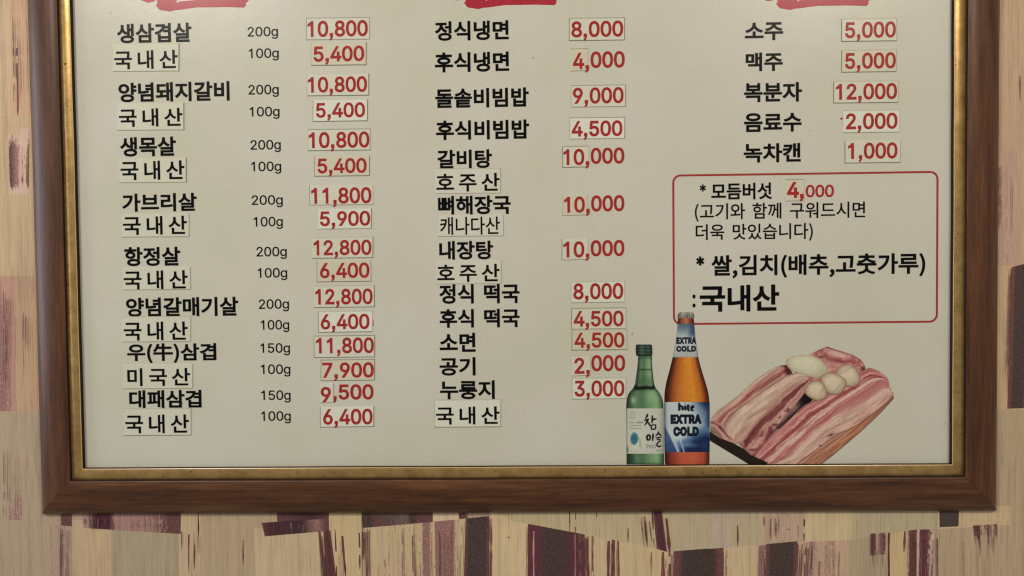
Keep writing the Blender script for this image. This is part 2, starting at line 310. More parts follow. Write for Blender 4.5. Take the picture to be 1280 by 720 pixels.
'습': "322|54,99 54,-23 266,-23 266,99 237,99 237,63 82,63 82,99|82,40 237,40 237,0 82,0|18,145 18,121 304,121 304,145|146,286 146,272 141,252 129,235 111,219 88,206 62,196 34,190 44,167 69,172 92,180 133,203 149,218 161,235 173,218 189,203 208,191 229,180 252,172 277,167 287,190 259,196 233,206 210,219 192,235 180,253 175,272 175,286",
'시': "322|248,290 248,-28 277,-28 277,290|101,262 101,206 98,176 89,147 76,120 59,96 38,77 16,63 34,39 52,50 68,64 83,81 96,100 107,122 116,145 135,103 148,84 163,68 179,55 197,45 214,68 192,82 172,100 155,123 141,149 133,177 130,206 130,262",
'식': "322|65,83 65,59 248,59 248,-27 277,-27 277,83|248,290 248,99 277,99 277,290|100,275 100,244 97,220 90,198 78,178 62,161 43,146 20,135 35,112 53,120 69,131 84,144 107,175 115,193 123,176 146,147 160,136 176,126 194,118 208,141 186,151 167,165 151,181 139,200 132,221 129,244 129,275",
'쌀': "322|241,290 241,125 270,125 270,196 310,196 310,221 270,221 270,290|63,-24 282,-24 282,0 91,0 91,35 270,35 270,111 62,111 62,88 241,88 241,57 63,57|151,276 150,240 145,211 132,182 121,169 111,182 103,197 94,227 91,254 91,276 64,276 63,238 59,220 53,203 43,186 31,172 15,160 30,139 42,147 60,166 67,177 77,201 86,176 101,153 110,144 121,136 132,143 149,163 161,187 165,200 175,176 182,165 201,146 212,139 228,160 211,171 199,185 189,201 183,218 179,236 178,276",
'양': "322|106,271 83,268 63,261 47,250 34,235 26,217 23,196 26,175 34,157 47,142 63,131 83,124 106,121 129,124 148,131 165,142 178,157 186,175 188,196 186,217 178,235 165,250 148,261 129,268|106,246 121,244 134,240 145,232 153,222 159,210 160,196 159,182 153,170 145,160 134,152 121,148 106,146 91,148 78,152 67,160 59,170 53,182 51,196 53,210 59,222 67,232 78,240 91,244|162,92 132,90 107,85 86,76 71,65 61,50 58,33 61,15 71,1 86,-11 107,-20 132,-25 162,-27 192,-25 218,-20 238,-11 253,1 263,15 266,33 263,50 253,65 238,76 218,85 192,90|162,69 184,68 203,64 218,59 229,52 235,43 238,33 235,22 229,13 218,6 203,1 184,-2 162,-3 141,-2 122,1 107,6 96,13 89,22 87,33 89,43 96,52 107,59 122,64 141,68|234,290 234,102 263,102 263,151 309,151 309,175 263,175 263,218 309,218 309,242 263,242 263,290",
'와': "322|112,244 127,242 141,238 152,230 160,220 165,208 167,194 165,180 160,168 152,158 141,151 127,146 112,145 97,146 83,151 72,158 64,168 58,180 56,194 58,208 64,220 72,230 83,238 97,242|18,41 112,43 180,48 214,53 212,75 141,68 127,68 127,121 146,126 163,134 176,145 187,159 193,176 196,194 193,215 185,233 172,248 155,259 135,266 112,269 89,266 68,259 52,248 39,233 31,215 28,194 30,176 37,159 47,145 61,134 78,126 98,121 98,67 14,65|232,290 232,-27 261,-27 261,134 311,134 311,159 261,159 261,290",
'우': "322|160,277 129,275 102,268 80,258 63,244 53,227 49,207 53,187 63,170 80,157 102,147 129,140 160,138 191,140 218,147 240,157 257,170 267,187 271,207 267,227 257,244 240,258 218,268 191,275|160,254 183,252 203,248 219,241 231,232 239,220 241,207 239,194 231,183 219,174 203,167 183,163 160,161 137,163 118,167 101,174 89,183 82,194 79,207 82,220 89,232 101,241 118,248 137,252|17,108 17,84 146,84 146,-27 174,-27 174,84 304,84 304,108",
'욱': "322|160,282 128,280 101,275 79,266 63,254 53,239 49,221 53,203 63,188 79,176 101,167 128,162 160,160 192,162 220,167 242,176 258,188 268,203 272,221 268,239 258,254 242,266 220,275 192,280|160,259 184,258 204,254 220,249 232,241 239,232 242,221 239,210 232,201 220,193 204,188 184,184 160,183 137,184 117,188 101,193 89,201 81,210 79,221 81,232 89,241 101,249 117,254 137,258|49,75 49,51 239,51 239,-27 268,-27 268,75 175,75 175,112 304,112 304,136 18,136 18,112 146,112 146,75",
'워': "322|119,274 97,272 78,266 62,257 50,244 43,229 40,211 43,194 50,179 62,166 78,157 97,151 119,149 141,151 161,157 177,166 189,179 196,194 199,211 196,229 189,244 177,257 161,266 141,272|119,251 134,250 146,246 157,240 165,232 169,223 171,211 169,200 165,190 157,182 134,173 119,172 105,173 92,177 82,182 74,190 69,200 67,211 69,223 74,232 82,240 92,246 105,250|20,98 103,100 103,-18 132,-18 132,101 226,111 224,133 153,126 81,123 16,123|177,73 177,50 248,50 248,-27 278,-27 278,289 248,289 248,73",
'음': "322|160,283 128,281 101,275 79,267 63,255 53,240 49,222 53,205 63,190 79,179 101,170 128,165 160,163 192,165 220,170 242,179 258,190 268,205 272,222 268,240 258,255 242,267 220,275 192,281|160,259 184,258 204,255 220,250 232,242 239,233 242,222 239,212 232,203 220,196 204,190 184,187 160,186 137,187 117,190 101,196 89,203 81,212 79,222 81,233 89,242 101,250 117,255 137,258|53,81 53,-23 269,-23 269,81|240,58 240,1 81,1 81,58|18,136 18,112 304,112 304,136",
'있': "322|248,289 248,109 277,109 277,289|107,271 84,269 65,262 48,250 35,236 27,218 25,197 27,176 35,158 48,144 65,133 84,126 107,123 130,126 150,133 166,144 179,158 187,176 190,197 187,218 179,236 166,250 150,262 130,269|107,246 122,245 135,240 146,233 154,223 160,211 161,197 160,183 154,171 146,161 135,154 122,149 107,147 92,149 79,154 68,161 60,171 55,183 53,197 55,211 60,223 68,233 79,240 92,245|214,95 214,78 212,65 202,38 193,25 182,13 168,3 155,12 135,36 129,50 124,78 124,95 96,95 96,78 94,62 89,47 80,32 67,19 51,7 33,-1 47,-23 62,-16 86,1 104,23 110,36 115,23 132,0 142,-10 155,-19 169,-26 195,-10 205,0 222,24 227,37 242,12 251,1 276,-16 291,-23 305,-1 287,7 271,18 259,31 249,46 244,61 242,78 242,95",
'자': "322|23,257 23,233 96,233 96,193 93,166 84,139 71,113 54,90 34,71 12,57 29,34 47,45 63,59 78,76 91,95 102,116 110,138 129,98 142,80 156,65 172,52 189,41 206,64 184,78 164,96 148,118 135,142 127,167 124,193 124,233 194,233 194,257|232,290 232,-27 261,-27 261,137 313,137 313,162 261,162 261,290",
'장': "322|162,90 132,88 107,83 86,75 71,63 61,49 58,32 61,15 71,0 86,-11 107,-20 132,-25 162,-27 193,-25 218,-20 238,-11 254,0 263,15 266,32 263,49 254,63 238,75 218,83 193,88|162,67 184,66 203,63 218,58 229,51 235,42 238,32 235,21 229,13 218,6 203,1 162,-4 122,1 107,6 96,13 89,21 87,32 89,42 96,51 107,58 122,63 141,66|25,266 25,242 96,242 96,230 93,208 86,187 74,168 58,151 39,137 16,127 31,104 49,112 65,122 80,134 103,164 111,182 119,167 129,153 141,140 154,130 187,113 201,136 179,146 161,158 145,173 134,191 127,210 125,242 194,242 194,266|234,290 234,99 263,99 263,185 310,185 310,209 263,209 263,290",
'정': "322|174,91 143,89 117,84 96,75 81,64 72,49 68,32 72,15 81,0 96,-11 117,-20 143,-25 174,-27 204,-25 230,-20 251,-11 266,0 276,15 279,32 276,49 266,64 251,75 230,84 204,89|174,68 196,67 215,64 230,59 241,52 248,43 250,32 248,21 241,12 230,5 215,0 196,-3 174,-4 151,-3 133,0 117,5 106,12 99,21 97,32 99,43 106,52 117,59 133,64 151,67|249,290 249,207 187,207 187,183 249,183 249,101 278,101 278,290|28,266 28,243 98,243 98,232 95,210 88,188 76,169 60,152 41,137 19,127 34,104 52,112 68,123 82,135 95,150 105,166 113,184 121,168 131,154 143,141 172,120 189,112 204,136 183,145 164,159 149,175 137,192 130,212 127,232 127,243 197,243 197,266",
'주': "322|44,270 44,246 144,246 140,224 128,206 110,189 88,176 62,165 34,159 46,136 70,142 93,150 114,161 133,175 149,190 160,208 172,190 188,175 207,161 228,150 252,142 276,136 287,159 259,165 234,176 211,189 193,206 181,224 177,246 276,246 276,270|18,109 18,85 146,85 146,-27 174,-27 174,85 304,85 304,109",
'지': "322|248,290 248,-27 277,-27 277,290|28,257 28,233 101,233 101,193 98,165 90,138 76,112 59,90 40,71 18,57 34,34 52,44 68,58 83,75 97,94 108,115 116,138 125,117 136,97 149,80 164,64 181,51 199,41 215,64 193,77 172,95 155,116 142,140 134,166 131,193 131,233 204,233 204,257",
'차': "322|94,284 94,235 23,235 23,211 95,211 95,187 92,160 84,134 72,110 56,88 36,70 14,56 31,34 48,44 64,57 78,73 91,91 101,110 109,131 117,112 127,93 152,62 167,50 184,40 200,62 179,75 160,93 145,114 133,137 125,162 123,187 123,211 193,211 193,235 123,235 123,284|232,290 232,-27 261,-27 261,135 313,135 313,160 261,160 261,290",
'추': "322|18,98 18,74 146,74 146,-28 175,-28 175,74 304,74 304,98|146,290 146,250 45,250 45,227 146,227 142,208 130,190 112,174 89,161 63,151 35,145 46,122 70,127 93,135 114,145 133,157 149,172 161,188 173,172 188,157 207,145 228,135 251,127 275,122 285,145 257,151 231,161 209,174 191,190 179,208 175,227 276,227 276,250 175,250 175,290",
'춧': "322|18,137 18,113 146,113 146,78 174,78 174,113 304,113 304,137|145,65 145,59 141,43 130,29 113,17 91,7 66,0 39,-4 47,-26 72,-22 115,-9 133,1 149,13 160,27 171,13 186,1 205,-9 225,-16 248,-22 272,-26 282,-4 254,0 228,7 207,17 190,29 179,43 175,59 175,65|47,260 47,237 145,237 140,221 128,206 111,194 89,185 63,178 34,174 43,152 92,161 114,169 133,180 149,192 160,206 172,192 188,180 207,169 229,161 278,152 287,174 258,178 232,185 210,194 193,206 181,221 176,237 275,237 275,260 175,260 175,291 146,291 146,260",
'치': "322|248,290 248,-27 277,-27 277,290|105,284 105,235 32,235 32,211 105,211 105,187 103,160 95,133 82,109 66,88 46,70 23,56 40,34 57,44 74,57 88,73 101,91 112,110 120,132 129,112 140,93 153,76 167,61 183,49 201,40 217,62 195,75 175,92 158,112 145,136 137,161 134,187 134,211 206,211 206,235 134,235 134,284",
'캐': "322|188,282 188,-12 216,-12 216,138 258,138 258,-27 286,-27 286,290 258,290 258,161 216,161 216,282|35,251 35,228 128,228 127,211 120,179 20,172 24,147 113,156 104,138 79,103 62,88 42,73 20,59 36,38 79,66 110,98 133,134 147,171 155,211 157,251",
'캔': "322|187,283 187,62 215,62 215,167 257,167 257,51 284,51 284,289 257,289 257,192 215,192 215,283|77,80 77,-20 294,-20 294,4 106,4 106,80|35,262 35,238 129,238 121,203 20,196 25,172 112,181 103,167 91,153 77,140 61,128 42,117 21,107 35,86 74,107 106,131 129,159 145,191 155,225 158,262",
'탕': "322|163,87 133,85 107,80 86,72 71,61 62,47 58,30 62,13 71,-1 86,-12 107,-20 133,-25 163,-27 193,-25 219,-20 239,-12 254,-1 264,13 267,30 264,47 254,61 239,72 219,80 193,85|163,64 185,63 203,60 218,55 229,48 236,40 238,30 236,20 229,12 218,5 203,0 185,-3 163,-4 141,-3 122,0 107,5 96,12 90,20 87,30 90,40 96,48 107,55 122,60 141,63|234,290 234,95 263,95 263,183 310,183 310,208 263,208 263,290|32,267 32,116 158,119 200,125 197,148 136,141 61,140 61,181 171,181 171,204 61,204 61,244 176,244 176,267",
'패': "322|190,283 190,-11 217,-11 217,138 259,138 259,-27 287,-27 287,290 259,290 259,162 217,162 217,283|18,51 66,51 149,58 175,62 173,83 140,79 140,226 167,226 167,250 21,250 21,226 48,226 48,76 14,75|74,226 113,226 113,78 74,76",
'함': "322|64,81 64,-23 263,-23 263,81|235,57 235,1 93,1 93,57|112,217 90,215 72,210 57,201 45,190 38,176 36,160 38,144 45,130 57,119 72,111 90,106 112,104 133,106 151,111 166,119 178,130 185,144 187,160 185,176 178,190 166,201 151,210 133,215|112,194 125,193 137,190 146,185 154,178 158,170 160,160 158,151 154,142 146,135 137,130 125,127 112,126 98,127 86,130 77,135 70,142 65,151 64,160 65,170 70,178 77,185 86,190 98,193|234,290 234,99 263,99 263,181 310,181 310,206 263,206 263,290|97,292 97,256 18,256 18,232 205,232 205,256 126,256 126,292",
'항': "322|164,83 134,81 109,76 88,68 73,58 64,44 61,28 64,12 73,-1 88,-12 109,-20 134,-25 164,-27 194,-25 219,-20 239,-12 254,-1 264,12 267,28 264,44 254,58 239,68 219,76 194,81|164,60 185,59 204,56 218,52 229,46 236,38 238,28 236,19 229,11 218,4 204,0 185,-3 164,-4 142,-3 109,4 98,11 92,19 89,28 92,38 98,46 109,52 142,59|112,215 90,213 72,208 57,199 45,188 38,175 36,159 38,143 45,129 57,118 72,110 90,105 112,103 133,105 151,110 166,118 178,129 185,143 187,159 185,175 178,188 166,199 151,208 133,213|112,193 137,188 154,177 158,168 160,159 158,149 154,141 146,134 137,129 125,126 112,125 98,126 86,129 77,134 70,141 65,149 64,159 65,168 70,177 77,183 86,188|234,290 234,85 263,85 263,177 310,177 310,202 263,202 263,290|97,292 97,254 18,254 18,231 205,231 205,254 126,254 126,292",
'해': "322|96,190 77,188 61,181 47,170 37,156 30,138 28,118 30,98 37,81 47,66 61,55 77,48 96,46 114,48 131,55 144,66 155,81 161,98 164,118 161,138 155,156 144,170 131,181 114,188|96,166 107,164 117,160 126,153 132,143 136,131 138,118 136,105 132,94 126,84 117,77 107,72 96,71 84,72 74,77 65,84 59,94 55,105 54,118 55,131 59,143 65,153 74,160 84,164|81,280 81,235 17,235 17,211 174,211 174,235 110,235 110,280|190,282 190,-12 217,-12 217,132 258,132 258,-27 285,-27 285,290 258,290 258,156 217,156 217,282",
'호': "322|160,175 182,174 200,171 215,165 226,158 232,149 235,138 232,127 226,118 215,111 200,105 182,102 160,101 139,102 121,105 106,111 95,118 88,127 86,138 88,149 95,158 106,165 121,171 139,174|146,284 146,243 32,243 32,219 289,219 289,243 175,243 175,284|160,198 130,196 105,191 85,182 69,170 60,156 57,138 59,121 67,107 80,96 98,87 120,81 146,78 146,34 18,34 18,10 305,10 305,34 175,34 175,78 201,81 222,87 240,96 253,107 261,121 264,138 261,156 251,170 236,182 216,191 190,196",
'후': "322|160,211 130,210 105,205 85,198 70,187 61,174 57,159 61,143 70,130 85,120 105,112 130,108 160,106 190,108 216,112 236,120 251,130 260,143 263,159 260,174 251,187 236,198 216,205 190,210|182,189 200,186 214,181 225,175 231,168 233,159 231,150 225,142 214,136 200,132 182,129 160,128 139,129 121,132 107,136 96,142 90,150 88,159 90,168 96,175 107,181 121,186 139,189|146,291 146,254 33,254 33,230 287,230 287,254 175,254 175,291|18,84 18,60 146,60 146,-28 175,-28 175,60 305,60 305,84",
'(': "273|97,303 125,422 168,525 177,539 236,539 179,390 152,241 155,145 188,16 236,-96 177,-96 128,4 99,106 90,181",
')': "273|37,-96 110,101 122,223 104,351 46,521 37,539 97,539 142,441 179,283 184,207 174,104 134,-22 97,-96",
'*': "453|201,223 206,331 114,272 89,315 186,365 89,415 114,459 206,400 201,509 250,509 246,400 337,459 362,415 266,365 362,315 337,272 246,331 250,223",
',': "240|72,88 158,88 158,12 152,-32 136,-68 110,-96 76,-114 66,-90 92,-72 106,-46 110,-16 110,0 72,0",
'0': "453|208,-6 158,7 117,35 85,77 62,133 48,227 53,330 69,395 95,447 130,484 174,508 227,516 279,508 309,494 348,461 377,414 396,353 405,281 400,178 391,133 368,77 336,35 295,7 245,-6|250,52 281,66 313,103 338,176 344,254 338,332 320,393 299,426 271,449 227,460 182,449 147,416 123,365 109,254 115,176 140,103 172,66 203,52 214,50",
'1': "453|276,509 276,0 212,0 212,400 96,360 96,418 170,455 212,509",
'2': "453|64,0 64,47 303,312 320,371 315,405 287,441 250,457 196,457 153,433 132,398 127,362 66,362 75,418 102,464 143,496 182,511 225,516 281,507 328,482 354,456 376,411 380,354 363,299 267,180 153,60 153,57 389,57 389,0",
'3': "453|173,-3 108,22 70,57 48,104 44,132 109,132 126,87 150,66 209,50 266,57 304,80 323,108 328,163 306,211 275,234 201,248 157,248 157,299 288,448 288,452 70,452 70,509 372,509 372,461 211,278 211,289 279,286 333,262 363,234 391,173 390,116 377,78 354,45 309,12 251,-5",
'4': "453|40,105 40,158 247,509 311,509 109,163 413,163 413,105|282,0 282,318 343,318 343,0",
'5': "453|192,-5 128,17 90,50 66,93 60,130 122,130 138,89 173,60 231,50 276,64 314,104 328,162 314,221 283,257 238,275 176,271 128,246 67,253 96,509 366,509 366,452 151,452 136,301 194,330 252,332 294,321 338,293 370,251 390,187 385,117 369,76 343,41 296,8 237,-6",
'6': "453|182,-1 130,22 84,74 66,130 65,187 93,268 137,340 252,509 322,509 151,261 145,261 184,302 235,314 304,301 337,280 370,240 387,187 387,127 368,73 343,39 298,8 271,-2 242,-6|271,58 299,79 322,119 326,178 310,221 271,256 217,265 174,252 138,214 125,169 134,110 153,79 198,52 217,49",
'7': "453|97,0 323,452 62,452 62,509 391,509 391,449 165,0",
'8': "453|193,-5 136,11 82,51 57,96 53,156 75,212 117,252 153,267 109,289 80,330 70,380 79,429 114,477 170,508 226,516 282,508 328,485 368,439 381,393 376,342 359,308 343,289 300,265 343,247 383,204 401,135 391,84 371,51 317,11 259,-5|285,60 323,91 337,139 327,181 283,223 237,235 178,227 135,196 117,157 121,106 145,74 185,54 215,49|260,294 298,318 318,359 314,407 288,442 235,460 185,453 153,432 134,392 138,344 165,308 217,290",
'9': "453|271,510 310,494 352,458 380,408 389,347 378,283 315,168 200,0 130,0 301,248 307,248 263,204 218,195 175,199 126,221 90,258 68,307 64,367 78,424 120,479 155,501 211,515|190,454 148,423 127,372 131,313 148,280 182,253 226,243 263,249 299,273 322,312 326,371 305,422 263,454 236,460",
':': "188|73,1 55,18 51,53 73,81 95,87 118,81 138,59 140,29 118,1 101,-4|68,280 51,304 55,339 78,359 101,362 128,349 141,322 132,289 107,272 101,271",
'A': "480|16,0 201,509 276,509 463,0 395,0 264,372 232,478 245,478 191,302 85,0|110,142 110,199 370,199 370,142",
'C': "510|205,1 150,25 104,63 80,96 53,157 41,228 41,280 53,352 80,412 104,445 150,484 205,508 267,516 329,508 383,485 435,438 459,397 473,348 408,348 394,388 351,433 276,456 223,450 172,424 141,391 118,348 104,275 109,194 125,145 161,94 196,69 252,54 330,65 385,108 408,160 473,160 454,101 420,53 363,13 293,-6 280,-7",
'D': "502|96,0 96,57 254,60 304,73 343,99 372,135 394,198 399,275 385,345 364,388 332,420 291,441 221,452 93,452 93,509 250,508 315,495 353,478 385,455 412,426 442,372 455,329 462,255 455,181 442,138 423,100 384,54 332,21 268,3|125,509 125,0 60,0 60,509",
'E': "419|60,0 60,509 372,509 372,452 125,452 125,286 355,286 355,229 125,229 125,57 375,57 375,0",
'L': "393|60,0 60,509 125,509 125,57 361,57 361,0",
'O': "533|225,-3 186,7 134,36 92,79 61,135 44,203 40,254 53,352 80,412 119,459 150,484 205,508 267,516 329,508 384,484 429,445 464,393 486,329 493,254 486,179 473,135 442,79 400,36 348,7 288,-6|296,55 337,69 383,105 415,160 428,213 430,275 415,349 383,404 337,440 282,455 223,450 184,433 151,404 125,364 109,314 103,254 113,176 133,130 172,84 210,63 237,55",
'R': "449|60,0 60,509 290,504 333,489 367,465 396,421 409,367 405,309 384,260 367,240 333,217 273,200 96,198 96,255 280,260 319,281 340,316 344,371 330,412 298,440 246,452 125,452 125,0|353,0 230,229 303,229 428,0",
'T': "449|32,452 32,509 417,509 417,452 257,452 257,0 193,0 193,452",
'X': "474|18,0 217,284 217,236 29,509 104,509 223,329 243,292 232,292 298,400 374,509 446,509 259,239 259,287 456,0 382,0 250,195 230,231 244,231 182,129 91,0",
'e': "404|161,-2 117,16 72,58 49,100 35,168 36,224 55,290 91,340 128,367 172,382 246,380 303,355 341,315 365,256 371,169 75,169 75,221 338,221 310,202 298,269 263,314 216,330 164,323 131,301 102,251 96,211 102,127 121,88 151,61 190,48 260,55 294,82 306,105 365,91 342,47 283,4 225,-8",
'f': "254|228,379 228,327 6,327 6,379|81,0 84,461 101,493 135,519 222,527 243,521 227,468 195,474 164,468 147,449 142,419 142,0",
'g': "425|134,-140 76,-104 51,-69 101,-41 154,-88 222,-97 272,-82 298,-58 311,-21 311,68 306,68 266,23 217,6 165,7 125,20 90,43 55,90 39,136 34,191 43,263 62,307 112,361 166,382 228,382 284,351 308,319 313,319 313,379 372,379 370,-40 357,-79 334,-109 303,-131 237,-149 222,-150|246,66 278,87 304,131 312,206 296,274 272,306 247,322 205,330 163,322 130,298 105,252 96,193 105,133 124,96 163,66 193,60",
'h': "410|114,0 53,0 53,509 114,509 114,287 102,287 132,344 163,369 213,384 252,383 295,369 321,349 346,310 357,256 357,0 296,0 293,263 280,296 256,318 223,328 168,321 136,297 119,266 114,237",
'r': "259|53,0 53,379 112,379 112,321 115,321 144,361 191,383 243,384 243,322 174,321 135,296 115,254 114,0",
's': "365|112,3 76,24 45,63 36,94 94,107 105,79 124,60 181,45 236,57 258,74 268,109 254,136 212,155 104,186 72,208 53,237 47,261 51,305 79,347 126,375 200,384 263,368 304,332 324,290 268,277 254,304 228,325 187,333 147,326 114,299 110,264 124,243 172,223 275,194 314,162 328,131 331,96 318,56 290,24 260,6 210,-7 196,-8",
'（': "118|84,-69 103,-60 78,-7 70,21 64,50 60,79 59,109 60,138 64,168 70,197 78,225 103,277 84,286 69,260 56,232 46,204 38,174 34,142 32,109 34,75 38,44 46,14 56,-15",
'）': "118|35,-69 50,-42 62,-15 72,14 80,44 85,75 86,109 85,142 80,174 72,204 62,232 50,260 35,286 15,277 29,252 40,225 49,197 55,168 59,138 60,109 59,79 55,50 49,21 40,-7 29,-34 15,-60",
'，': "97|26,-67 41,-59 54,-49 64,-38 71,-24 76,-10 77,18 70,34 65,40 58,43 50,44 38,41 33,38 27,28 26,22 27,15 33,5 44,0 50,-1 54,0 49,-20 37,-36 19,-48",
'：': "97|55,137 65,143 69,148 72,161 69,174 65,179 55,185 49,186 42,185 32,179 26,168 26,154 32,143 42,137|49,-5 55,-4 65,2 69,7 72,20 69,32 60,41 49,44 37,41 32,37 26,27 26,13 32,2 42,-4",
'＊': "164|54,165 82,198 109,165 125,176 102,213 140,229 134,246 95,237 91,279 72,279 69,236 29,246 23,229 61,213 39,176",
}
_gl = {}
def contours(ch):
    if ch not in _gl:
        adv, body = GLYPHS[ch].split('|', 1)
        _gl[ch] = (float(adv), [np.array([[float(t) for t in q.split(',')] for q in c.split()]) for c in body.split('|')])
    return _gl[ch]
_bold = {}
def bold_glyph(ch, off):
    """Outline of one letter thickened by off all round: triangles (points, faces)."""
    key = (ch, off)
    if key in _bold: return _bold[key]
    adv, cs = contours(ch)
    pts, edges, quads = [], [], []
    def loop(P):
        i0 = len(pts); pts.extend(P); n = len(P)
        edges.extend((i0 + i, i0 + (i + 1) % n) for i in range(n))
    for P in cs:
        loop([tuple(p) for p in P])
        if off <= 0: continue
        n = len(P)
        D = np.roll(P, -1, 0) - P; L = np.hypot(*D.T); D = D / L[:, None]
        ang = np.arctan2(D[:, 1], D[:, 0])
        turn = np.abs((np.roll(ang, -1) - ang + math.pi) % (2 * math.pi) - math.pi)   # at the end of edge i
        ext = np.minimum(off * np.tan(np.minimum(turn, 1.6) / 2), off)
        for i in range(n):
            a = P[i] - D[i] * ext[i - 1]; b = P[(i + 1) % n] + D[i] * ext[i]
            nn = np.array([-D[i][1], D[i][0]]) * off
            q = [a + nn, b + nn, b - nn, a - nn]
            quads.append(q); loop([tuple(p) for p in q])
    vs, _, fs, _, _, _ = delaunay_2d_cdt([Vector(p) for p in pts], edges, [], 0, 1e-4)
    V = np.array([(v.x, v.y) for v in vs]); T = np.array([f for f in fs])
    c = V[T].mean(1)
    wind = np.zeros(len(c))
    for P in cs:
        for i in range(len(P)):
            (x0, y0), (x1, y1) = P[i], P[(i + 1) % len(P)]
            if y0 == y1: continue
            cr = ((y0 <= c[:, 1]) & (y1 > c[:, 1])) | ((y1 <= c[:, 1]) & (y0 > c[:, 1]))
            xi = x0 + (c[:, 1] - y0) / (y1 - y0) * (x1 - x0)
            wind += np.where(cr & (xi > c[:, 0]), 1 if y1 > y0 else -1, 0)
    keep = wind != 0
    for q in quads:
        a, b, _, d = q
        e1 = b - a; e2 = d - a
        r = c - a
        s = r.dot(e1) / e1.dot(e1); t = r.dot(e2) / e2.dot(e2)
        keep |= (s > 0) & (s < 1) & (t > 0) & (t < 1)
    T = T[keep]
    used = np.unique(T); mp = -np.ones(len(V), int); mp[used] = np.arange(len(used))
    _bold[key] = (V[used], mp[T])
    return _bold[key]

def run(text, off, gap=0.0, space=0.35):
    """Lay out a run of letters: list of (points, faces) in glyph units, space measured in letter cells."""
    out, x = [], 0.0
    cell = max(contours(c)[0] for c in text if c != ' ')
    for ch in text:
        if ch == ' ': x += cell * space; out.append(None); continue
        adv, cs = contours(ch)
        V, T = bold_glyph(ch, off)
        out.append((V + np.array([x, 0]), T)); x += adv + gap
    return out

def lettering(name, text, x0, x1, y0, y1, m, parent, off, d, cap=None, gap=0.0, space=.35, only=None, slant=0.0, ref=None):
    """Text fitted so that its ink spans photograph columns x0..x1 and rows y0..y1 (or cap height y0..y1 when cap is
    the letter height in glyph units), standing on the sheet at d."""
    R = run(text, off, gap, space)
    A = np.concatenate([g[0] for g in R if g]); xmin, xmax = A[:, 0].min(), A[:, 0].max()
    if cap: ymin, ymax = -off, cap + off
    else: ymin, ymax = A[:, 1].min(), A[:, 1].max()
    xc, yc = (x0 + x1) / 2, (y0 + y1) / 2
    ul, _ = U(x0, yc); ur, _ = U(x1, yc); _, vt = U(xc, y0); _, vb = U(xc, y1); uc, _ = U(xc, yc)
    vs, fs, o = [], [], 0
    for i, g in enumerate(R):
        if g is None or (only is not None and i not in only): continue
        V, T = g
        x = (V[:, 0] - xmin) / (xmax - xmin); y = (V[:, 1] - ymin) / (ymax - ymin)
        vs.append(W(ul + (ur - ul) * x + slant * (vt - vb) * -y, vb + (vt - vb) * y, d))
        fs += (T + o).tolist(); o += len(V)
    return link_mesh(name, np.concatenate(vs), fs, m, parent)

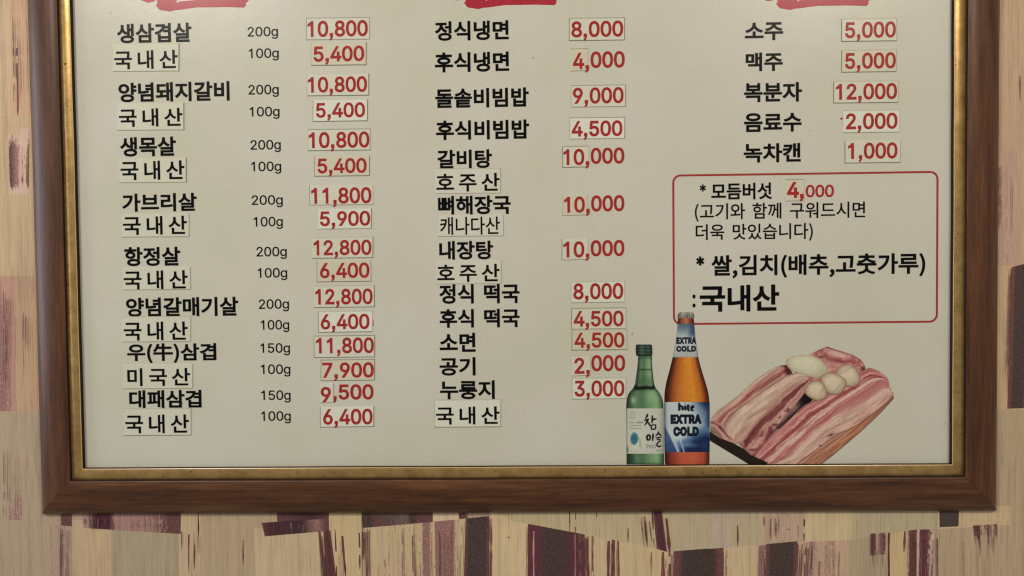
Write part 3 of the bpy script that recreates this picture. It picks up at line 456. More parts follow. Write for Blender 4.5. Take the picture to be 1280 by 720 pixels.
# ------------------------------------------------------------------ wall (setting)
D_WALL = -.016
def build_wall():
    vs, fs, base, ink, cov = [], [], [], [], []
    layer = [0.0]
    def patch(quad, b, cols, rows=((0, 1), (1, 1)), step=8e-6):
        """quad: photograph points tl, tr, br, bl; b: paper colour; cols: (u, ink colour, cover); rows: (v, cover factor)."""
        q = np.array(quad, float); z = D_WALL + layer[0]; layer[0] += step
        i0 = len(vs)
        for (t, k) in rows:
            for (s, c, a) in cols:
                p = (q[0] * (1 - s) + q[1] * s) * (1 - t) + (q[3] * (1 - s) + q[2] * s) * t
                u, v = U(p[0], p[1], z)
                vs.append((float(u), -z, ZC - float(v)))
                base.append(alb(b) * 1.12); ink.append(alb(c)); cov.append(a * k)
        n = len(cols)
        for r in range(len(rows) - 1):
            for c in range(n - 1):
                a = i0 + r * n + c
                fs.append((a, a + n, a + n + 1, a + 1))
    BEI, TAN, GRY, OLV, PNK = (205, 179, 148), (194, 164, 136), (180, 161, 141), (177, 163, 142), (195, 164, 146)
    MAU, PUR, DRK, BRN = (146, 108, 103), (100, 67, 64), (74, 58, 54), (112, 88, 70)
    def plain(q, b, c=BRN, a=.18): patch(q, b, [(0, c, a), (1, c, a)])
    def bar(q, b, c1=PUR, c2=DRK, a=1.0, e=.12, rows=((0, 1), (1, 1))):
        patch(q, b, [(0, c1, a * .75), (e * .5, c1, a), (e, c2, a), (1 - e, c2, a), (1 - e * .4, c1, a), (1, c1, a * .75)], rows)
    sr = random.Random(11)
    def streak(x, y0, y1, w, c=PUR, a=.85, lean=0.0, b=None):
        """Broken dry-brush line: a chain of short dabs of uneven width."""
        n = max(2, int((y1 - y0) / 9)); ph = sr.uniform(0, 6)
        ww = [max(.15, w * sr.uniform(.55, 1.1)) for _ in range(n + 1)]
        ww[0] *= .8; ww[-1] *= .3
        for k in range(n):
            if sr.random() < .10: continue
            t0, t1 = k / n, (k + 1) / n
            xa, xb = x + lean * t0 + .18 * math.sin(ph + k), x + lean * t1 + .18 * math.sin(ph + k + 1)
            cc = tuple(v + sr.uniform(-8, 14) for v in c)
            ya, yb = y0 + (y1 - y0) * t0, y0 + (y1 - y0) * t1
            patch([(xa - ww[k] * .8, ya), (xa + ww[k] * .8, ya), (xb + ww[k + 1] * .8, yb), (xb - ww[k + 1] * .8, yb)], cc, [(0, cc, .5), (1, cc, .5)], step=0)
        layer[0] += 8e-6
    def fringe(x, y0, y1, reach, n, c=PUR, lean=0.0):
        """Loose bristle marks beside a brushed block."""
        for _ in range(n):
            f = sr.random() ** 1.6; t = sr.uniform(0, .35); e = sr.uniform(.5, 1)
            streak(x + reach * f, y0 + (y1 - y0) * t * (.2 if f < .3 else 1), y0 + (y1 - y0) * (t + (1 - t) * e), sr.uniform(.25, .75) * (1.2 - .5 * f),
                   c if f < .4 else (140, 100, 92), lean=lean)
    # the sheet under everything, then hand-torn pieces at random well beyond the picture
    patch([(-900, -800), (2200, -800), (2200, 1500), (-900, 1500)], TAN, [(0, BRN, .15), (1, BRN, .15)])
    rr = random.Random(3)
    y = -780.0
    while y < 1480:
        h = rr.uniform(90, 190); x = -880.0
        while x < 2180:
            w = rr.uniform(40, 130)
            s = rr.uniform(-8, 8)
            q = [(x, y), (x + w, y + s), (x + w, y + h + s), (x, y + h)]
            b = rr.choice([BEI, TAN, GRY, OLV, PNK])
            k = rr.random()
            if k < .16: bar(q, b, a=rr.uniform(.75, 1))
            elif k < .4: patch(q, b, [(0, MAU, .2), (.4, MAU, .65), (.6, MAU, .65), (1, MAU, .2)])
            else: plain(q, b, a=rr.uniform(.1, .4))
            x += w + rr.uniform(0, 6)
        y += h
    # left strip
    plain([(-60, -60), (70, -60), (70, 146), (-60, 146)], (190, 162, 132), MAU, .22)
    patch([(12, -60), (70, -60), (70, 144), (14, 144)], (188, 154, 126), [(0, MAU, .1), (.5, MAU, .45), (1, MAU, .3)])
    streak(21, 60, 146, 1.6, PUR, .75, 1.5, (188, 154, 126))
    plain([(-60, 146), (70, 144), (70, 345), (-60, 345)], (184, 158, 126), BRN, .22)
    patch([(10, 168), (26, 168), (26, 243), (12, 243)], PNK, [(0, PUR, .5), (.2, PUR, .95), (.6, MAU, .8), (1, MAU, .5)],
          ((0, .5), (.25, .95), (.8, 1), (1, .35)))
    patch([(25, 160), (37, 160), (36, 243), (24, 243)], PNK, [(0, MAU, .4), (.3, PUR, .6), (.6, MAU, .5), (1, PUR, .9)],
          ((0, .5), (.3, .9), (.8, 1), (1, .3)))
    plain([(-60, 345), (70, 345), (70, 515), (-60, 515)], (178, 146, 118), MAU, .3)
    patch([(-14, 345), (20, 345), (20, 514), (-14, 514)], (176, 136, 118), [(0, MAU, .8), (.5, MAU, .85), (.8, MAU, .6), (1, MAU, .3)], ((0, .45), (.3, .9), (1, 1)))
    plain([(-60, 515), (80, 514), (80, 662), (-60, 662)], (166, 146, 122), BRN, .25)
    patch([(3, 585), (32, 585), (33, 650), (4, 650)], (166, 146, 122), [(0, MAU, .05), (.25, MAU, .55), (.8, MAU, .6), (1, MAU, .1)], ((0, .2), (.5, .9), (1, 1.1)))
    # right strip
    plain([(1200, -60), (1360, -60), (1360, 332), (1200, 332)], (180, 152, 124), MAU, .25)
    patch([(1246, 190), (1272, 190), (1272, 334), (1246, 334)], (182, 150, 130), [(0, MAU, .3), (.4, MAU, .5), (1, MAU, .2)])
    streak(1275, 95, 128, 1.2, PUR, .55, 0, (180, 152, 124))
    plain([(1200, 332), (1360, 332), (1360, 512), (1200, 512)], (190, 160, 126), BRN, .2)
    bar([(1264, 334), (1288, 328), (1284, 510), (1259, 511)], (190, 160, 126), (112, 74, 68), (76, 60, 56), 1, .25)
    plain([(1200, 512), (1360, 512), (1360, 672), (1200, 672)], (176, 154, 124), BRN, .22)
    # band under the frame, from left to right
    plain([(-60, 650), (78, 657), (92, 780), (-60, 780)], (166, 146, 122), BRN, .3)
    patch([(74, 640), (106, 640), (106, 660), (74, 658)], (170, 146, 124), [(0, MAU, .2), (.1, PUR, .9), (.48, PUR, .95), (.52, BRN, .1), (1, BRN, .1)])
    plain([(62, 656), (92, 658), (92, 780), (62, 780)], (164, 140, 122), MAU, .45)
    plain([(90, 650), (142, 650), (142, 780), (90, 780)], (184, 158, 126), BRN, .1)
    plain([(139, 650), (226, 650), (226, 780), (139, 780)], (162, 146, 120), BRN, .2)
    plain([(224, 640), (252, 640), (252, 780), (224, 780)], (186, 162, 130), BRN, .12)
    patch([(104, 636), (226, 636), (226, 667.5), (104, 660)], (160, 126, 116),
          [(0, MAU, .4), (.1, PUR, .7), (.13, (74, 40, 50), .95), (.27, (74, 40, 50), .95), (.33, MAU, .5), (.6, MAU, .6), (.8, PUR, .6), (.9, PUR, .85), (1, PUR, .7)])
    plain([(250, 640), (398, 640), (398, 780), (250, 780)], (172, 150, 122), MAU, .34)
    for x, y0, y1, w in ((236, 668, 716, 1.3), (243, 660, 712, 1.5), (248, 640, 672, 1.4), (304, 675, 706, 1.2)): streak(x, y0, y1, w, (84, 48, 42), .75)
    plain([(318, 660), (398, 660), (398, 780), (318, 780)], (186, 164, 132), BRN, .28)
    plain([(396, 640), (452, 640), (452, 780), (396, 780)], (192, 168, 130), BRN, .12)
    patch([(345, 634), (411, 634), (411, 652), (347, 655)], (150, 120, 112), [(0, PUR, .9), (.7, (70, 46, 50), 1), (1, PUR, .95)])
    patch([(327, 653.5), (411, 648), (411.5, 663.5), (331, 670.5)], (150, 120, 112),
          [(0, PUR, .9), (.08, (76, 44, 50), 1), (.6, (62, 46, 46), 1), (.82, MAU, .9), (.94, PUR, 1), (1, PUR, .95)], ((0, 1), (1, 1)))
    streak(399, 664, 790, 3.2, PUR, .9, 16)
    patch([(404, 664), (413, 663), (428, 780), (411, 780)], BEI, [(0, PUR, .9), (.5, (88, 46, 54), 1), (1, PUR, .9)])
    for x, y0, y1, w, l in ((419, 662, 780, 1.2, 4), (427, 660, 720, 2.0, 5), (449, 666, 712, 1.3, 1), (454, 664, 700, 1.0, 0)): streak(x, y0, y1, w, (96, 54, 52), .8, l)
    patch([(456, 658), (585, 648), (585, 780), (456, 780)], (190, 166, 132),
          [(0, MAU, .1), (.12, BRN, .3), (.2, BRN, .35), (.28, MAU, .45), (.55, MAU, .5), (.6, MAU, .9), (.66, MAU, .3), (.7, MAU, .95), (.83, MAU, 1), (.88, MAU, .5), (1, BRN, .1)])
    patch([(451, 634), (541, 634), (541, 652.5), (454, 660)], (150, 126, 114),
          [(0, DRK, 1), (.1, DRK, 1), (.2, PUR, .9), (.4, (92, 78, 74), .9), (.62, (110, 92, 84), .8), (.7, DRK, 1), (.85, PUR, .95), (1, PUR, .95)])
    plain([(541, 634), (576, 634), (576, 649), (541, 652)], BEI, BRN, .1)
    plain([(574, 640), (662, 640), (662, 780), (574, 780)], (200, 176, 138), BRN, .08)
    bar([(582, 645), (612, 644), (611, 780), (578, 780)], BEI, PUR, (72, 58, 56), 1.05, .15)
    streak(614, 648, 760, 2.5, (160, 112, 96), .6, -1)
    patch([(572, 632), (615, 632), (612, 645), (574, 649)], (168, 144, 124), [(0, PUR, .9), (.2, PUR, .9), (.4, GRY, .5), (1, GRY, .5)])
    plain([(730, 660), (845, 660), (845, 780), (730, 780)], (194, 170, 134), BRN, .14)
    bar([(660, 650), (731, 664), (731, 780), (660, 780)], (166, 110, 104), (92, 52, 60), (74, 56, 54), 1, .34)
    streak(667, 664, 780, 1.3, (178, 130, 124), .9, 0, (178, 130, 124))
    streak(719, 668, 780, 1.0, (150, 100, 98), .9, 0, (150, 100, 98))
    for x, y0, y1, w, l in ((741, 668, 770, 1.2, 0), (735, 670, 770, 1.6, 0), (725, 668, 780, 3, 1), (761, 676, 780, 2.6, -2), (767, 674, 780, 3.2, -1), (773, 672, 760, 2.0, 0), (829, 690, 780, 3, -1), (837, 686, 780, 2, 0), (814, 690, 720, 1.0, 0), (943, 684, 740, 1.6, 1)):
        streak(x, y0, y1, w, (112, 64, 62), .85, l)
    plain([(900, 682), (1010, 676), (1010, 780), (900, 780)], (194, 170, 136), BRN, .15)
    patch([(948, 682), (962, 680), (962, 780), (944, 780)], PNK, [(0, MAU, .7), (.5, MAU, .9), (1, MAU, .7)])
    bar([(842, 686), (904.5, 682), (904.5, 780), (840, 780)], BEI, (108, 68, 70), (70, 56, 52), 1.05, .2)
    # the upper pieces overlap the lower ones along a torn slanting edge
    plain([(612, 632), (846, 632), (843, 689), (640, 651)], (182, 164, 130), BRN, .2)
    for x, y0, y1, w, l in ((712, 640, 666, 1.2, 0), (719.5, 640, 668, 1.0, 0), (746, 640, 652, 1, 0)): streak(x, y0, y1, w, (104, 62, 54), .9, l, (182, 164, 130))
    plain([(842, 632), (1010, 632), (1008, 676), (842, 689)], (178, 162, 132), BRN, .35)
    patch([(888, 634), (916, 634), (916, 684), (886, 686)], GRY, [(0, BRN, .2), (1, BRN, .25)])
    patch([(954, 632), (1008, 632), (1004, 677), (955, 681)], (182, 154, 132), [(0, MAU, .35), (.5, MAU, .45), (.8, MAU, .3), (1, BRN, .2)])
    for x, y0, y1, w, l in ((806, 640, 684, 2.0, 3), (815, 640, 684, 1.4, 3), (833, 648, 690, 3.0, 4), (922, 648, 684, 1.4, 0), (1006, 640, 676, 1.8, -1), (785, 660, 678, 1.2, 0)): streak(x, y0, y1, w, (98, 56, 54), .85, l, (182, 164, 130))
    patch([(816, 636), (827, 636), (834, 690), (821, 686)], BEI, [(0, PUR, .85), (.3, (84, 48, 54), 1), (.8, (84, 48, 54), 1), (1, PUR, .85)])
    plain([(1007, 632), (1070, 632), (1066, 675), (1006, 678)], (196, 174, 138), BRN, .06)
    plain([(1066, 632), (1176, 632), (1176, 664), (1064, 676)], (176, 160, 130), BRN, .3)
    plain([(1172, 632), (1264, 632), (1264, 656), (1172, 664)], (194, 168, 134), BRN, .08)
    bar([(958, 680), (997, 676.5), (993, 780), (956, 780)], (172, 146, 124), PUR, (72, 58, 54), 1.05, .15)
    patch([(997, 678), (1065, 675), (1062, 780), (992, 780)], (186, 156, 130), [(0, BRN, .1), (.15, MAU, .45), (.25, MAU, .8), (.35, MAU, .4), (.6, MAU, .6), (1, MAU, .2)])
    plain([(1062, 675), (1112, 668), (1112, 780), (1060, 780)], (170, 150, 124), MAU, .3)
    plain([(1110, 668), (1136, 664), (1136, 780), (1110, 780)], (194, 166, 128), BRN, .1)
    plain([(1134, 664), (1360, 650), (1360, 790), (1134, 780)], (176, 152, 124), BRN, .24)
    patch([(1088, 667), (1107, 666), (1107, 712), (1088, 712)], (170, 150, 124), [(0, PUR, .85), (.3, PUR, .8), (.45, MAU, .5), (.6, MAU, .75), (.8, PUR, .8), (1, PUR, .5)], ((0, .95), (.4, 1), (.58, .9), (.62, .5), (1, .2)))
    streak(1111, 666, 780, 2.0, (88, 50, 54), .9, 0)
    patch([(1135, 663), (1168, 661), (1164, 780), (1133, 780)], PNK, [(0, MAU, .6), (.1, PUR, .85), (.3, PUR, .75), (.4, MAU, .3), (.48, (96, 54, 64), .95), (.68, (96, 54, 64), .95), (.78, PUR, .7), (1, PUR, .55)], ((0, 1), (.45, 1), (1, .85)))
    streak(1131, 664, 690, 2.2, PUR, .7, -1)
    patch([(1216, 657), (1246, 655), (1250, 705), (1222, 705)], (176, 152, 124), [(0, PUR, .9), (.25, PUR, .9), (.4, MAU, .5), (.6, PUR, .75), (.8, MAU, .5), (1, PUR, .8)], ((0, 1), (.12, .95), (.4, .7), (1, .15)))
    bar([(1174, 632), (1199, 632), (1198, 658), (1174.5, 659)], BEI, DRK, (74, 64, 56), 1.05, .2)
    for x, y, r in ((636, 672, 1.1), (986, 662, .9)): streak(x, y - r, y + r, r * 1.4, (90, 70, 56), 1.0)
    for x, y0, y1, r, n, l in ((612, 646, 780, 7, 5, -1), (581, 648, 780, -6, 4, -3), (731, 668, 780, 13, 9, 0), (661, 656, 780, -4, 2, 0), (904, 684, 780, 5, 4, 0), (842, 688, 780, -14, 7, -2),
                             (996, 679, 780, 9, 6, -3), (957, 681, 780, -8, 6, -1), (760, 676, 780, 16, 8, -2), (456, 660, 780, 26, 8, 2), (500, 658, 780, 40, 9, 2), (545, 656, 780, 30, 8, 1),
                             (1000, 680, 780, 55, 14, -3), (1088, 667, 716, 20, 6, 0), (1134, 664, 780, 34, 10, -1), (1218, 657, 700, 28, 8, 1), (955, 646, 678, 50, 7, 0), (800, 645, 684, 36, 8, 3),
                             (226, 664, 700, 30, 5, 0), (105, 648, 664, 118, 22, 0), (330, 652, 668, 80, 8, 0), (455, 646, 656, 84, 9, 0), (74, 660, 760, 16, 6, -1), (2, 560, 648, 30, 6, 0),
                             (1246, 200, 320, 20, 7, 0), (1264, 336, 508, -6, 6, -3), (1288, 336, 500, -8, 5, -3), (12, 20, 140, 24, 6, 2), (2, 352, 500, 18, 6, 0), (28, 390, 470, 14, 4, 0), (398, 666, 780, 30, 7, 6), (1170, 666, 780, 40, 4, 1)):
        fringe(x, y0, y1, r, n, lean=l)
    o = link_mesh('wall', np.array(vs), fs, M['wallpaper'], None, None,
                  {'base': ('FLOAT_COLOR', base), 'ink': ('FLOAT_COLOR', ink), 'cover': ('FLOAT', cov)})
    o['kind'] = 'structure'
    o['label'] = 'wall papered in a beige and purple collage of torn brushed strips'
    return o
build_wall()

# ------------------------------------------------------------------ the menu board
UL, UR, VT, VB = -.5470, .5406, -.520, .2235            # the opening inside the gilt lip
board = bpy.data.objects.new('menu_board', None); COL.objects.link(board)
board.location = (0, -D_WALL, ZC - (VB + .058)); board.empty_display_size = .1
board['label'] = 'framed Korean price menu board in brown wood and gilt on the patchwork wallpaper'
board['category'] = 'menu board'
parent_world[board.name] = tuple(board.location)

# frame: profile from the opening outwards (s, d, material), swept round mitred corners
GILT = [(-.0004, .0004, 2), (-.0004, .0052, 2), (-.0001, .0060, 1), (.0006, .0064, 0), (.0065, .0062, 0), (.0136, .0056, 0), (.0145, .0046, 2), (.0145, -.004, 0)]
WOOD = [(.0140, -.004, 0), (.0140, .0052, 1), (.0146, .0064, 1), (.0152, .0078, 0), (.0164, .0085, 0), (.025, .0088, 0), (.035, .0080, 0), (.0440, .0062, 0),
        (.0500, .0042, 0), (.0550, .0010, 0), (.0590, -.0026, 0), (.0615, -.0062, 0), (.0632, -.0100, 0), (.0636, D_WALL, 0)]
def corner_uv(k, s):
    return [(UL - s, VT - s), (UR + s, VT - s), (UR + s, VB + s), (UL - s, VB + s)][k]
def rail(name, prof, k, mats):
    vs, fs, fm, seg = [], [], [], 60
    wob = random.Random(k + len(prof))
    ph = [wob.uniform(0, 6) for _ in range(3)]
    for j in range(seg + 1):
        t = .00016 + .99968 * j / seg
        amp = math.sin(math.pi * t)
        for (s, d, _) in prof:
            (u0, v0), (u1, v1) = corner_uv(k, s), corner_uv((k + 1) % 4, s)
            w = .00022 * amp * (math.sin(9 * t + ph[0]) + .6 * math.sin(31 * t + ph[1]))
            u, v = u0 + (u1 - u0) * t, v0 + (v1 - v0) * t
            if k in (0, 2): v += w
            else: u += w
            vs.append((u, -d, ZC - v))
    n = len(prof)
    for j in range(seg):
        for i in range(n - 1):
            fs.append((j * n + i, j * n + i + 1, (j + 1) * n + i + 1, (j + 1) * n + i)); fm.append(prof[i][2])
    o = link_mesh(name, np.array(vs), fs, mats, board, fm)
    o.data.polygons.foreach_set('use_smooth', [m == 0 for m in fm])
    return o
for k in range(4):
    wv = M['wood_h'] if k in (0, 2) else M['wood_v']
    rail('frame_rail', WOOD, k, [wv, M['groove_shade']])
    g = rail('gilt_strip', GILT, k, [M['gilt'], M['gilt_lip'], M['groove_shade']])

# the printed sheet, a grid so that it can bow very slightly
def make_sheet():
    nu, nv = 24, 16; e = .006
    us = np.linspace(UL - e, UR + e, nu); vv = np.linspace(VT - e, VB + e, nv)
    vs, fs = [], []
    for j in range(nv):
        for i in range(nu): vs.append((us[i], 0.0, ZC - vv[j]))
    for j in range(nv - 1):
        for i in range(nu - 1):
            a = j * nu + i; fs.append((a, a + nu, a + nu + 1, a + 1))
    return link_mesh('printed_sheet', np.array(vs), fs, M['sheet'], board)
make_sheet()
bk = link_mesh('backing_panel', W(np.array([UL - .01, UR + .01] * 4), np.array([VT - .01, VT - .01, VB + .01, VB + .01] * 2), np.array([-.0035] * 4 + [-.0115] * 4)),
               [(0, 2, 3, 1), (4, 5, 7, 6), (0, 1, 5, 4), (2, 6, 7, 3), (0, 4, 6, 2), (1, 3, 7, 5)], M['backing'], board)

INK_D = .00012
CAP = 509.0                                              # digit height in glyph units

# ---- red brushed banners of the three columns (only their lower ends are in the photograph)
def banner(x, y0, m, s=1.0):
    lo = [(-36, -12), (-24, -4), (-13, -1), (-8, 1), (-2, 3), (4, 2), (9, -1), (10, 4), (8, 6), (11, 10), (13, 12), (20, 13), (26, 14), (31, 12.5),
          (41, 11.5), (51, 10), (61, 8.8), (80, 8.7), (97, 8.3), (112, 8.8), (121, 9), (124, 6), (123, 4), (127, 0), (132, -10), (134, -26), (129, -44), (133, -58),
          (96, -62), (50, -60), (4, -63), (-30, -60), (-27, -40), (-34, -28)]
    slot = [(36, 4.0), (37, 1.5), (60, -.6), (100, -2.2), (101, -5), (38, -3.5), (34, 1)]
    pts, edges = [], []
    for P in (lo, slot):
        i0 = len(pts); pts += [Vector((x + a * s, y0 + b)) for a, b in P]
        edges += [(i0 + i, i0 + (i + 1) % len(P)) for i in range(len(P))]
    n1 = len(lo)
    v, _, f, _, _, _ = delaunay_2d_cdt(pts, edges, [list(range(n1)), list(range(n1, len(pts)))], 3 if False else 0, 1e-6)
    V = np.array([(q.x, q.y) for q in v]); T = np.array([t for t in f]); c = V[T].mean(1)
    def inside(P):
        r = np.zeros(len(c), bool)
        for i in range(len(P)):
            (xa, ya), (xb, yb) = P[i], P[(i + 1) % len(P)]
            if ya == yb: continue
            cr = (ya > c[:, 1]) != (yb > c[:, 1])
            r ^= cr & (c[:, 0] < (xb - xa) * (c[:, 1] - ya) / (yb - ya) + xa)
        return r
    q = [(x + a * s, y0 + b) for a, b in lo]; h = [(x + a * s, y0 + b) for a, b in slot]
    T = T[inside(q) & ~inside(h)]
    u, vv = U(V[:, 0], V[:, 1])
    o = link_mesh('heading_banner', W(u, vv, INK_D), T, M['red_brush'], board)
    return o
banner(187, 0.5, M['red_brush'], .975)
banner(572, -2.5, M['red_brush'])
banner(962, -1.5, M['red_brush'])

# ---- stickers
def sticker(name, x0, y0, x1, y1, sides='', paper='paper_a', tilt=0.0, thick=.0005, curl=0.0):
    """Paper label glued on the sheet; sides lists the edges (T R B L dark, lower case half as dark; edge shade is in the colour)."""
    jr = random.Random(int(x0 * 7 + y0 * 13))
    q = [(x0, y0), (x1, y0 - tilt), (x1 + jr.uniform(-.4, .4), y1 - tilt), (x0 + jr.uniform(-.4, .4), y1)]
    q = np.array(q, float)
    c = q.mean(0)
    inn = c + (q - c) * (1 - 2 * .55 / np.array([x1 - x0, y1 - y0]))
    out = c + (q - c) * (1 + 2 * .35 / np.array([x1 - x0, y1 - y0]))
    ui, vi = U(inn[:, 0], inn[:, 1]); uo, vo = U(out[:, 0], out[:, 1])
    d0 = INK_D + .00008
    vs = np.concatenate([W(uo, vo, d0), W(ui, vi, d0 + thick)])
    fs = [(4, 7, 6, 5)]; fm = [0]
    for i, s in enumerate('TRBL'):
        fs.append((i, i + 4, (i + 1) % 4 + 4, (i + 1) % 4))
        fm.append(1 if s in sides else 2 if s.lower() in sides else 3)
    return link_mesh(name, vs, fs, [M[paper], M['edge_dark'], M['edge_mid'], M['edge_light']], board, fm), d0 + thick + .00006

PRICE_OFF = 21
def digits(parent, text, x0, x1, top, base, d, only=None, off=PRICE_OFF):
    lettering('price_digits', text, x0, x1, top, base, M['red'], parent, off, d, CAP, only=only, gap=-30)

# (text, ink x0, x1, top, base, sticker x0, y0, x1, y1, edges with painted shade, letters on the sticker)
PRICES = [
    ('10,800', 384.5, 460, 26, 46, 383, 22.8, 462, 50, 'TLrb', None), ('5,400', 392, 455.5, 57.8, 77, 389, 54, 458, 82, 'RBl', None),
    ('10,800', 385, 459, 96, 115.5, 384, 93, 461, 120, 'RBl', None), ('5,400', 395, 456.5, 128.5, 147, 391.5, 125, 459.5, 152, 'LRB', None),
    ('10,800', 386, 462, 165, 185, 385, 162, 463, 188.5, 'TBlr', None), ('5,400', 397, 458.5, 198, 216.5, 393, 195, 462, 220.5, 'LRB', None),
    ('11,800', 389, 464.5, 234.5, 254.5, 387, 231.5, 466, 256.5, 'Lb', None), ('5,900', 400, 463, 264, 282.5, 397.5, 261, 464.5, 286.5, 'Rb', None),
    ('12,800', 392, 464.5, 300, 319, 390, 297, 466.5, 323, 'RBt', None), ('6,400', 400, 462, 328.5, 347.5, 396.5, 326, 463.5, 352.5, 'LBr', None),
    ('12,800', 394, 466, 361, 380.5, 392.5, 357.5, 468, 384.5, 'RBt', None), ('6,400', 401, 462, 392.5, 411.5, 398, 389.5, 465.5, 415.5, 'LBt', None),
    ('11,800', 395, 467.5, 422, 441.5, 392.5, 420, 468.5, 447, 'LTBR', None), ('7,900', 403, 467.5, 453, 472, 401.5, 450, 468.5, 476, 'LTBR', None),
    ('9,500', 401, 467, 482, 501, 400, 480, 417, 503.5, 'rb', (0,)), ('6,400', 404, 466, 511, 530.5, 400.5, 508.5, 467.5, 534, 'LRB', None),
    ('8,000', 714, 779, 26.5, 46.5, 711.5, 23, 780.5, 51, 'TRBL', None), ('4,000', 716, 781, 65, 85.5, 713, 61.5, 735, 89, 'Tb', (0, 1)),
    ('9,000', 716, 779.5, 109.5, 129.5, 714, 107, 782, 134, 'TRbl', None), ('4,500', 714.5, 778, 151, 170.5, 712, 147.5, 781, 174, 'TRbl', None),
    ('10,000', 704, 780.5, 185.5, 205.5, 703, 183.5, 736, 209.5, 'TLB', (0, 1, 2)), ('10,000', 705, 780.5, 245, 265, 703.5, 244, 734, 269.5, 'lb', (0, 1, 2)),
    ('10,000', 704, 780.5, 301, 321, 702.5, 299, 735, 325, 'Lb', (0, 1, 2)), ('8,000', 716.5, 779, 354, 374, 715, 352.5, 780.5, 378.5, 'tb', None),
    ('4,500', 717, 779.5, 388.5, 408, 714.5, 385.5, 782.5, 411.5, 'TLrb', None), ('4,500', 718, 780.5, 415.5, 434.5, 715, 413, 783.5, 437.8, 'BLrt', None),
    ('2,000', 718, 781.5, 445.5, 465.5, 715, 444.5, 738, 470, 'tb', (0, 1)), ('3,000', 718, 780.5, 475.5, 495.5, 715, 473, 782.5, 499, 'trbl', None),
    ('5,000', 1056, 1119.5, 27.5, 47.5, 1052, 24, 1120.5, 52, 'LBtr', None), ('5,000', 1056, 1119.5, 66, 86, 1052, 63, 1120.5, 90.5, 'LtBr', None),
    ('12,000', 1044.5, 1121, 104.5, 124.5, 1042, 102, 1122.5, 129, 'LBtr', None), ('2,000', 1057, 1121.5, 141.5, 161.5, 1053.5, 138.5, 1124, 166, 'bt', None),
    ('1,000', 1059.5, 1121.5, 178.5, 198.5, 1056, 176, 1125.5, 204, 'LBr', None)]
for i, (t, x0, x1, top, base, sx0, sy0, sx1, sy1, sides, only) in enumerate(PRICES):
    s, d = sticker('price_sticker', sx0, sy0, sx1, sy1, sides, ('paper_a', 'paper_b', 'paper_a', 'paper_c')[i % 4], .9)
    if only is None:
        digits(s, t, x0, x1, top, base, d)
        s['label'] = 'white sticker with the red price ' + t
    else:
        shift = 1.5 if t in ('9,500', '2,000') else .6
        digits(s, t, x0, x1, top + shift, base + shift, d, set(only))
        digits(board, t, x0, x1, top - shift, base - shift, INK_D, {k for k in range(len(t)) if k not in only})
        s['label'] = 'small white sticker covering the start of the price ' + t
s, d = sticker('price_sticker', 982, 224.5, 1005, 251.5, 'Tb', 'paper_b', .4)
s['label'] = 'small white sticker covering the first digit in the red bordered notice'
digits(s, '4,', 983.5, 1004.5, 227.5, 247.5, d, None, 26)
digits(board, '000', 1007, 1042.5, 231, 246.5, INK_D)
# remnants of an older price beside two stickers
link_mesh('ink_remnant', W(*U(np.array([1049.5, 1053, 1053]), np.array([148.5, 146.3, 150.2])), INK_D), [(0, 1, 2)], M['red'], board)
link_mesh('ink_remnant', W(*U(np.array([465.9, 467, 467, 465.9]), np.array([400, 401, 407, 409])), INK_D), [(0, 1, 2, 3)], M['red'], board)

# ---- weights
for t, x0, x1, base in (('200g', 309.5, 347.5, 45.5), ('100g', 311, 348.5, 72.5), ('200g', 310.5, 348.5, 118), ('100g', 312, 349.5, 145.5),
                        ('200g', 313, 351, 187), ('100g', 314, 351.5, 214), ('200g', 314.5, 353.5, 256), ('100g', 317, 353.5, 283),
                        ('200g', 320.5, 358.5, 320.5), ('100g', 322, 359, 347), ('200g', 323.5, 361.3, 386), ('100g', 326, 361.5, 412),
                        ('150g', 325.5, 362.5, 441), ('100g', 326, 363, 467.5), ('150g', 326.5, 363.3, 500), ('100g', 326.5, 363.5, 526)):
    lettering('weight_lettering', t, x0, x1, base - 12, base, M['black'], board, 9, INK_D, CAP, gap=-28)

# ---- dish names (heavy gothic) and origin slips (medium gothic, letters set apart)
HEAVY, MED, LIGHT = 11.0, 8.0, 5.0
def name_text(t, x0, x1, y0, y1, off=HEAVY, space=.4, m='black', nm='dish_lettering'):
    return lettering(nm, t, x0, x1, y0, y1, M[m], board, off, INK_D, gap=0, space=space)
for t, x0, x1, y0, y1 in (('생삼겹살', 146, 239.5, 29, 53.5), ('양념돼지갈비', 148, 287, 102.5, 127), ('생목살', 150, 220, 171, 195.5),
                          ('가브리살', 152.5, 246, 241.5, 264.5), ('항정살', 155.5, 225.5, 308.5, 332.5), ('양념갈매기살', 157.5, 298, 371.5, 395.5),
                          ('우（牛）삼겹', 159, 270.5, 429, 454), ('대패삼겹', 161.5, 252, 487.5, 510),
                          ('정식냉면', 543.5, 636, 26, 50.5), ('후식냉면', 543.5, 636.5, 65, 90), ('돌솥비빔밥', 544, 661, 110, 134.5),
                          ('후식비빔밥', 545, 661.5, 150, 174.5), ('갈비탕', 546.5, 615, 187, 210.5), ('뼈해장국', 547.5, 638.5, 244.5, 268),
                          ('내장탕', 549, 616.5, 301, 324.5), ('정식 떡국', 549, 649.5, 355, 379.5), ('후식 떡국', 549.5, 649.5, 386, 409.5),
                          ('소면', 549.5, 594.5, 416, 440), ('공기', 549.5, 594.5, 446.5, 469.5), ('누룽지', 550, 618.5, 475.5, 499),
                          ('소주', 931, 979, 28, 50.5), ('맥주', 932, 978.5, 65.5, 89), ('복분자', 930, 1002.5, 103, 127.5),
                          ('음료수', 930, 1002, 141, 165), ('녹차캔', 929.5, 1001, 179, 203)):
    name_text(t, x0, x1, y0, y1)
